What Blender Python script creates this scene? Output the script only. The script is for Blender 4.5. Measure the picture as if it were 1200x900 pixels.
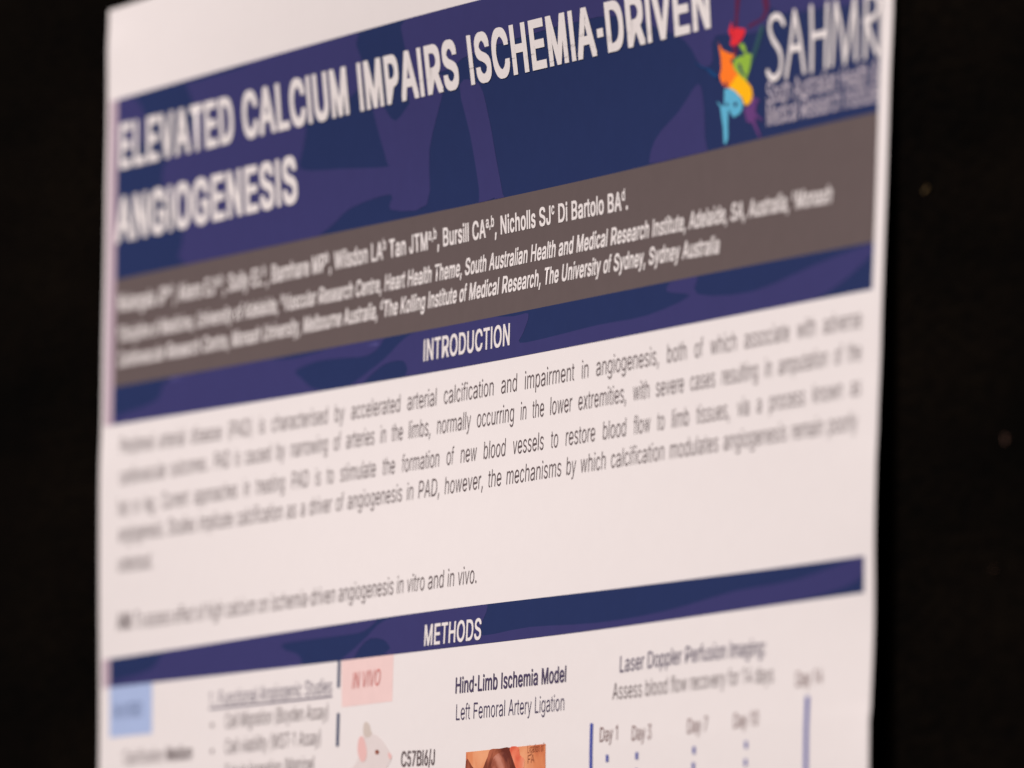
import bpy, bmesh, math, random
from mathutils import Vector, Matrix
from mathutils.geometry import tessellate_polygon

for ob in list(bpy.data.objects):
    bpy.data.objects.remove(ob, do_unlink=True)
scene = bpy.context.scene
COL = scene.collection
MM = 0.001
TOP = 2.0            # height of the poster's datum above the floor, metres

# ------------------------------------------------------------------ measured camera
CAM = {"C":[4812.04,-1757.14,-555.76],"R":[[0.3768994,-0.9238141,0.0671893],[0.9261521,0.3747879,-0.0421475],[0.0137547,0.0781129,0.9968496]],"f":13690.60885198437,"pp":[-1.5326450654851709,0.31822858954938177],"ml":13.785672746859065,"mr":9.320395924631999}
FSTOP = 7.4; FOCUS_U = 480; LP = 1325
cam_data = bpy.data.cameras.new("camera")
cam = bpy.data.objects.new("camera", cam_data)
COL.objects.link(cam)
R = CAM['R']; C0 = CAM['C']
cam.matrix_world = Matrix(((R[0][0], R[0][2], -R[0][1], C0[0]*MM),
                           (R[1][0], R[1][2], -R[1][1], C0[1]*MM),
                           (R[2][0], R[2][2], -R[2][1], C0[2]*MM + TOP),
                           (0, 0, 0, 1)))
cam_data.sensor_width = 36.0
cam_data.lens = 36.0 * CAM['f'] / 1200.0
cam_data.clip_start = 0.1
cam_data.clip_end = 100
cam_data.dof.use_dof = True
cam_data.dof.aperture_fstop = FSTOP
cam_data.dof.aperture_blades = 9
fwd = Vector((R[0][1], R[1][1], R[2][1]))
focus = Vector((FOCUS_U*MM, 0, TOP - .17))
cam_data.dof.focus_distance = (focus - cam.matrix_world.translation).dot(fwd)
scene.camera = cam

# ------------------------------------------------------------------ light of the room
world = bpy.data.worlds.new("World"); scene.world = world
world.use_nodes = True
bg = world.node_tree.nodes['Background']
bg.inputs[0].default_value = (1.0, .86, .80, 1); bg.inputs[1].default_value = 0.02

def area(name, loc, target, w, h, power, color):
    l = bpy.data.lights.new(name, 'AREA'); l.shape = 'RECTANGLE'; l.size = w; l.size_y = h
    l.energy = power; l.color = color
    o = bpy.data.objects.new(name, l); COL.objects.link(o); o.location = loc
    o.rotation_euler = (Vector(target) - Vector(loc)).to_track_quat('-Z', 'Y').to_euler()
    return o
area("ceiling_panel_light", (-2.2, -4.9, 8.8), (0.4, 0, 1.75), 3.0, 2.0, LP, (1.0, .872, .850))
area("room_fill_light", (2.4, -5.4, 2.3), (0.4, 0, 1.75), 2.0, 1.4, LP*.055, (1.0, .868, .825))

scene.view_settings.view_transform = 'Standard'
scene.view_settings.look = 'None'
scene.view_settings.exposure = 0
scene.view_settings.gamma = 1

# ------------------------------------------------------------------ the shape of the sheet
# all print coordinates are millimetres on the sheet: u to the right, v downwards
W = 841.0; H = 1189.0; V_TOP = -8.0; V_BOTTOM = V_TOP + H
V0, V1 = -40.0, 340.0
BULGE = [[-5.302,-4.767,-2.427,1.292,2.395,1.855,-1.16,-3.593,-4.994],[0.955,-0.91,-1.718,-0.69,-0.792,0.071,-1.711,-2.515,-2.8],[8.093,5.43,2.43,-3.497,-4.561,-2.464,-1.598,-0.632,-0.308],[14.096,10.236,3.919,-4.16,-5.656,-3.995,-0.509,1.009,1.599],[17.134,13.469,6.842,-3.378,-5.696,-4.247,0.572,1.549,2.335],[15.56,12.26,6.543,-3.838,-5.252,-4.049,-1.052,0.217,2.169],[9.448,5.701,1.335,-2.018,-3.43,-3.105,-1.648,-0.071,2.628],[1.128,-2.646,-5.733,-4.142,-3.089,-0.771,-0.758,0.053,3.472],[-7.46,-10.347,-11.612,-8.761,-4.951,-0.783,0.728,1.669,4.31]]
DRIFT = [[0.323,0.139,-0.091,0.02,-0.265,-0.55,-0.014,-0.236,-0.602],[0.139,0.16,-0.129,0.437,-0.141,-1.054,0.238,-0.581,-0.798],[-0.157,-0.165,-0.199,0.35,-0.043,-0.592,0.204,-0.567,-0.57],[-0.435,-0.616,-0.364,0.136,0.266,0.456,0.102,0.126,0.171],[-0.461,-0.432,0.043,0.728,1.168,0.912,-0.242,0.945,0.925],[-0.22,0.284,0.876,1.078,0.488,0.628,0.472,1.355,0.966],[0.079,0.614,0.983,0.067,0.28,0.9,-0.193,-0.53,-0.016],[0.248,0.229,-0.162,-1.065,-0.073,0.331,-0.347,-1.172,-0.907],[0.226,-0.352,-0.85,-0.818,0.075,0.355,-0.159,-0.939,-1.414]]
EDGE = {"ht":[31.636,-0.224,0.817],"gt":[111.598,0.421,0.11,-0.952],"gb":[159.085,-0.516,0.659,0.522],"b2":[177.144,0.146,-0.18,0.255],"mt":[276.441,-0.044,3.605,-0.527,-1.737],"mb":[292.33,0.067,-0.968,0.175]}
RIM = {"left": [[-3.3, -0.17], [9.9, 0.3], [28.8, 0.03], [47.6, -0.1], [62.6, -0.0], [96.5, -0.08], [138.2, 0.12], [176.2, -0.12], [197.0, 0.2], [228.9, 0.05], [253.0, 0.07], [278.7, -0.04], [307.3, -0.1], [324.3, -0.03]], "right": [[70.0, -0.66], [102.1, -0.18], [132.3, -0.09], [160.8, 0.03], [181.5, 0.02], [203.8, -0.19], [226.9, 0.08], [244.9, 0.47], [263.2, 0.55], [306.7, -0.21], [339.0, -0.01], [339.0, 0.34]]}
ML, MR = CAM['ml'], W - CAM['mr']

def basis(x, n, a, b):
    t = (x - a)/(b - a)*(n - 3); i = min(max(int(math.floor(t)), 0), n - 4); f = t - i
    return i, ((1-f)**3/6, (3*f**3 - 6*f*f + 4)/6, (-3*f**3 + 3*f*f + 3*f + 1)/6, f**3/6)

def field(g, u, v):
    iu, wu = basis(min(max(u, 0), W), len(g), 0, W)
    iv, wv = basis(min(max(v, V0), V1), len(g[0]), V0, V1)
    return sum(wu[a]*wv[b]*g[iu+a][iv+b] for a in range(4) for b in range(4))

def rim_wave(pts, v):
    if v <= pts[0][0]: return pts[0][1]
    for (a, p), (b, q) in zip(pts, pts[1:]):
        if v <= b:
            t = (v - a)/(b - a); t = t*t*(3 - 2*t); return p + (q - p)*t
    return pts[-1][1]

def on_sheet(u, v, lift=0.0):
    """point of the hanging sheet for print position (u, v); lift = mm above the paper"""
    # the free side edges of the paper ripple a little more than the middle
    if u < 70: lift += rim_wave(RIM['left'], v)*(1 - max(u, 0)/70)**2
    if u > W - 90: lift += rim_wave(RIM['right'], v)*(1 - max(W - u, 0)/90)**2
    return Vector((u*MM, -(field(BULGE, u, v) + lift)*MM, TOP - (v + field(DRIFT, u, v))*MM))

def edge(key, u):
    t = (u - 420)/420
    return sum(c*t**i for i, c in enumerate(EDGE[key]))

# ------------------------------------------------------------------ materials
def ink(name, color, rough=.55, spec=.12, mottling=.05):
    m = bpy.data.materials.new(name); m.use_nodes = True
    nt = m.node_tree; b = nt.nodes['Principled BSDF']
    b.inputs['Roughness'].default_value = rough
    b.inputs['Specular IOR Level'].default_value = spec
    tc = nt.nodes.new('ShaderNodeTexCoord'); n = nt.nodes.new('ShaderNodeTexNoise')
    n.inputs['Scale'].default_value = 140; n.inputs['Detail'].default_value = 5
    nt.links.new(tc.outputs['Object'], n.inputs['Vector'])
    mx = nt.nodes.new('ShaderNodeMix'); mx.data_type = 'RGBA'
    nt.links.new(n.outputs['Fac'], mx.inputs['Factor'])
    mx.inputs['A'].default_value = [c*(1-mottling) for c in color] + [1]
    mx.inputs['B'].default_value = [min(1, c*(1+mottling)) for c in color] + [1]
    nt.links.new(mx.outputs['Result'], b.inputs['Base Color'])
    # faint fibre relief shared by paper and print
    n2 = nt.nodes.new('ShaderNodeTexNoise'); n2.inputs['Scale'].default_value = 38; n2.inputs['Detail'].default_value = 3
    nt.links.new(tc.outputs['Object'], n2.inputs['Vector'])
    bp = nt.nodes.new('ShaderNodeBump'); bp.inputs['Strength'].default_value = .25; bp.inputs['Distance'].default_value = .0006
    nt.links.new(n2.outputs['Fac'], bp.inputs['Height']); nt.links.new(bp.outputs['Normal'], b.inputs['Normal'])
    return m

M = dict(
    paper=ink('white_poster_paper', (.80, .792, .787), .5, .3, .012),
    white_ink=ink('unprinted_white', (.80, .79, .78), .5, .3, .012),
    navy=ink('navy_ink', (.0175, .032, .110)),
    violet=ink('violet_ink', (.041, .042, .150)),
    grey=ink('grey_ink', (.121, .098, .097)),
    black=ink('black_ink', (.135, .108, .113)),
    blueblack=ink('blue_black_ink', (.075,.06,.125)),
    red=ink('red_ink', (.72, .03, .045)), dark_red=ink('dark_red_ink', (.10, .018, .065)),
    orange=ink('orange_ink', (.95, .21, .022)), yellow=ink('yellow_ink', (.95, .50, .008)),
    green=ink('green_ink', (.27, .48, .055)), dark_green=ink('dark_green_ink', (.03, .085, .11)),
    light_blue=ink('light_blue_ink', (.11, .45, .66)), dark_blue=ink('dark_blue_ink', (.01, .06, .19)),
    purple=ink('purple_ink', (.13, .05, .20)),
    pale_blue=ink('pale_blue_ink', (.38, .50, .76)), pink=ink('pale_pink_ink', (.80, .62, .60)),
    coral=ink('coral_ink', (.60, .17, .15)), steel=ink('steel_blue_ink', (.15, .21, .38)),
    ink_blue=ink('dark_slate_ink', (.03, .055, .13)), line_blue=ink('line_blue_ink', (.06, .085, .36)),
    mouse=ink('light_grey_ink', (.71, .67, .66)), mouse_ear=ink('ear_pink_ink', (.76, .50, .48)), mouse_back=ink('ear_grey_ink', (.60, .55, .50)),
    photo_orange=ink('photo_orange', (.70, .235, .10), mottling=.3), photo_dark=ink('photo_dark_red', (.13, .035, .025), mottling=.6),
    photo_mid=ink('photo_brown', (.28, .08, .05), mottling=.6), photo_red=ink('photo_red', (.72, .10, .055), mottling=.4),
    brown=ink('warm_grey_ink', (.22, .135, .13)),
    mauve=ink('mauve_lens_fringe', (.47, .38, .45)),
    caption=ink('caption_white', (.62, .58, .64)),
)

def felt():
    m = bpy.data.materials.new('black_loop_felt'); m.use_nodes = True
    nt = m.node_tree; b = nt.nodes['Principled BSDF']
    b.inputs['Roughness'].default_value = 1; b.inputs['Specular IOR Level'].default_value = .015
    tc = nt.nodes.new('ShaderNodeTexCoord')
    n = nt.nodes.new('ShaderNodeTexNoise'); n.inputs['Scale'].default_value = 260; n.inputs['Detail'].default_value = 6
    n3 = nt.nodes.new('ShaderNodeTexNoise'); n3.inputs['Scale'].default_value = 22; n3.inputs['Detail'].default_value = 4
    mp = nt.nodes.new('ShaderNodeMapping'); mp.inputs['Scale'].default_value = (.35, 1, 1)
    nt.links.new(tc.outputs['Object'], mp.inputs['Vector'])
    nt.links.new(mp.outputs['Vector'], n.inputs['Vector']); nt.links.new(mp.outputs['Vector'], n3.inputs['Vector'])
    ad = nt.nodes.new('ShaderNodeMath'); ad.operation = 'MULTIPLY'
    nt.links.new(n.outputs['Fac'], ad.inputs[0]); nt.links.new(n3.outputs['Fac'], ad.inputs[1])
    cr = nt.nodes.new('ShaderNodeValToRGB')
    cr.color_ramp.elements[0].position = .12; cr.color_ramp.elements[0].color = (.0005, .0004, .0003, 1)
    cr.color_ramp.elements[1].position = .42; cr.color_ramp.elements[1].color = (.0036, .0024, .0014, 1)
    nt.links.new(ad.outputs[0], cr.inputs['Fac']); nt.links.new(cr.outputs['Color'], b.inputs['Base Color'])
    bp = nt.nodes.new('ShaderNodeBump'); bp.inputs['Strength'].default_value = .7; bp.inputs['Distance'].default_value = .002
    nt.links.new(n.outputs['Fac'], bp.inputs['Height']); nt.links.new(bp.outputs['Normal'], b.inputs['Normal'])
    return m
FELT = felt()

def plain(name, color, rough=.9, metallic=0):
    m = bpy.data.materials.new(name); m.use_nodes = True; b = m.node_tree.nodes['Principled BSDF']
    b.inputs['Base Color'].default_value = (*color, 1); b.inputs['Roughness'].default_value = rough; b.inputs['Metallic'].default_value = metallic
    nt = m.node_tree; n = nt.nodes.new('ShaderNodeTexNoise'); n.inputs['Scale'].default_value = 60
    bp = nt.nodes.new('ShaderNodeBump'); bp.inputs['Strength'].default_value = .2
    nt.links.new(n.outputs['Fac'], bp.inputs['Height']); nt.links.new(bp.outputs['Normal'], b.inputs['Normal'])
    return m

def tissue(m, c0, c1, c2, scale):
    nt = m.node_tree; b = nt.nodes['Principled BSDF']
    tc = nt.nodes.new('ShaderNodeTexCoord'); n = nt.nodes.new('ShaderNodeTexNoise')
    n.inputs['Scale'].default_value = scale; n.inputs['Detail'].default_value = 6; n.inputs['Distortion'].default_value = 1.2
    cr = nt.nodes.new('ShaderNodeValToRGB'); e = cr.color_ramp.elements
    e[0].position = .38; e[0].color = (*c0, 1); e[1].position = .64; e[1].color = (*c2, 1)
    k = e.new(.5); k.color = (*c1, 1)
    nt.links.new(tc.outputs['Object'], n.inputs['Vector']); nt.links.new(n.outputs['Fac'], cr.inputs['Fac'])
    nt.links.new(cr.outputs['Color'], b.inputs['Base Color'])
tissue(M['photo_orange'], (.50, .13, .06), (.68, .25, .11), (.78, .38, .20), 26)
tissue(M['photo_dark'], (.13, .03, .02), (.24, .065, .035), (.42, .13, .07), 60)
tissue(M['photo_mid'], (.14, .035, .025), (.33, .10, .06), (.55, .24, .17), 60)
tissue(M['photo_red'], (.62, .09, .05), (.76, .20, .11), (.80, .36, .22), 50)

# ------------------------------------------------------------------ building helpers
def tag(o, label=None, cat=None, group=None, kind=None):
    for k, val in (('label', label), ('category', cat), ('group', group), ('kind', kind)):
        if val: o[k] = val
    return o

def link(name, verts, faces, mats, parent=None, idx=None, smooth=False):
    me = bpy.data.meshes.new(name); me.from_pydata([tuple(v) for v in verts], [], faces)
    for m in (mats if isinstance(mats, (list, tuple)) else [mats]): me.materials.append(m)
    if idx: me.polygons.foreach_set('material_index', idx)
    if smooth: me.polygons.foreach_set('use_smooth', [True]*len(me.polygons))
    me.update(); o = bpy.data.objects.new(name, me); COL.objects.link(o); o.parent = parent
    return o

class Print:
    """collects flat outlines in sheet millimetres and lays them on the curved sheet as one mesh"""
    def __init__(self): self.v = []; self.f = []; self.i = []; self.l = []
    def tris(self, pts, tris, mat=0, lift=0.0):
        # every face is turned to look away from the board
        k = len(self.v)
        for p in pts: self.v.append((p[0], p[1])); self.l.append(lift)
        for t in tris:
            a, b, c = (pts[j] for j in t)
            s = (b[0]-a[0])*(c[1]-a[1]) - (b[1]-a[1])*(c[0]-a[0])
            if abs(s) < 1e-7: continue
            t = tuple(k + j for j in t)
            self.f.append(t if s < 0 else t[::-1]); self.i.append(mat)
    def poly(self, pts, mat=0):
        t = tessellate_polygon([[Vector((x, y, 0)) for x, y in pts]])
        self.tris(pts, t, mat)
    def build(self, name, mats, parent, lift, grid=0, clamp=None):
        V, F, I = self.v, self.f, self.i
        if grid:
            bm = bmesh.new(); vs = [bm.verts.new((x, y, 0)) for x, y in V]
            for f, i in zip(F, I):
                try: bm.faces.new([vs[j] for j in f]).material_index = i
                except ValueError: pass
            for ax in (0, 1):
                cs = [v.co[ax] for v in bm.verts]
                k = math.ceil(min(cs)/grid + 1e-6)
                while k*grid < max(cs) - 1e-6:
                    co = [0, 0, 0]; co[ax] = k*grid; no = [0, 0, 0]; no[ax] = 1
                    bmesh.ops.bisect_plane(bm, geom=bm.verts[:]+bm.edges[:]+bm.faces[:], plane_co=co, plane_no=no)
                    k += 1
            if min(v.co.y for v in bm.verts) < V1 < max(v.co.y for v in bm.verts):
                bmesh.ops.bisect_plane(bm, geom=bm.verts[:]+bm.edges[:]+bm.faces[:], plane_co=(0, V1, 0), plane_no=(0, 1, 0))
            bm.verts.index_update()
            V = [(v.co.x, v.co.y) for v in bm.verts]; F = [tuple(v.index for v in f.verts) for f in bm.faces]; I = [f.material_index for f in bm.faces]
            bm.free()
        if clamp:
            lo, hi = clamp
            def inside(f):
                u = sum(V[j][0] for j in f)/len(f); v = sum(V[j][1] for j in f)/len(f)
                return ML < u < MR and edge(lo, u) < v < edge(hi, u)
            I = [i for f, i in zip(F, I) if inside(f)]; F = [f for f in F if inside(f)]
            V = [(min(max(u, ML+.05), MR-.05), v) for u, v in V]
            V = [(u, min(max(v, edge(lo, u)+.05), edge(hi, u)-.05)) for u, v in V]
        # print layers sit hundredths of a millimetre apart
        lift *= .3
        L = self.l if not grid else [0.0]*len(V)
        return link(name, [on_sheet(u, v, lift + l) for (u, v), l in zip(V, L)], F, mats, parent, I, smooth=True)

def smooth_closed(pts, n=3):
    """round a traced outline (closed Catmull-Rom)"""
    out = []; N = len(pts)
    for i in range(N):
        p0, p1, p2, p3 = pts[i-1], pts[i], pts[(i+1) % N], pts[(i+2) % N]
        for k in range(n):
            t = k/n
            out.append(tuple(.5*((2*b) + (-a+c)*t + (2*a-5*b+4*c-d)*t*t + (-a+3*b-3*c+d)*t**3) for a, b, c, d in zip(p0, p1, p2, p3)))
    return out

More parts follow.
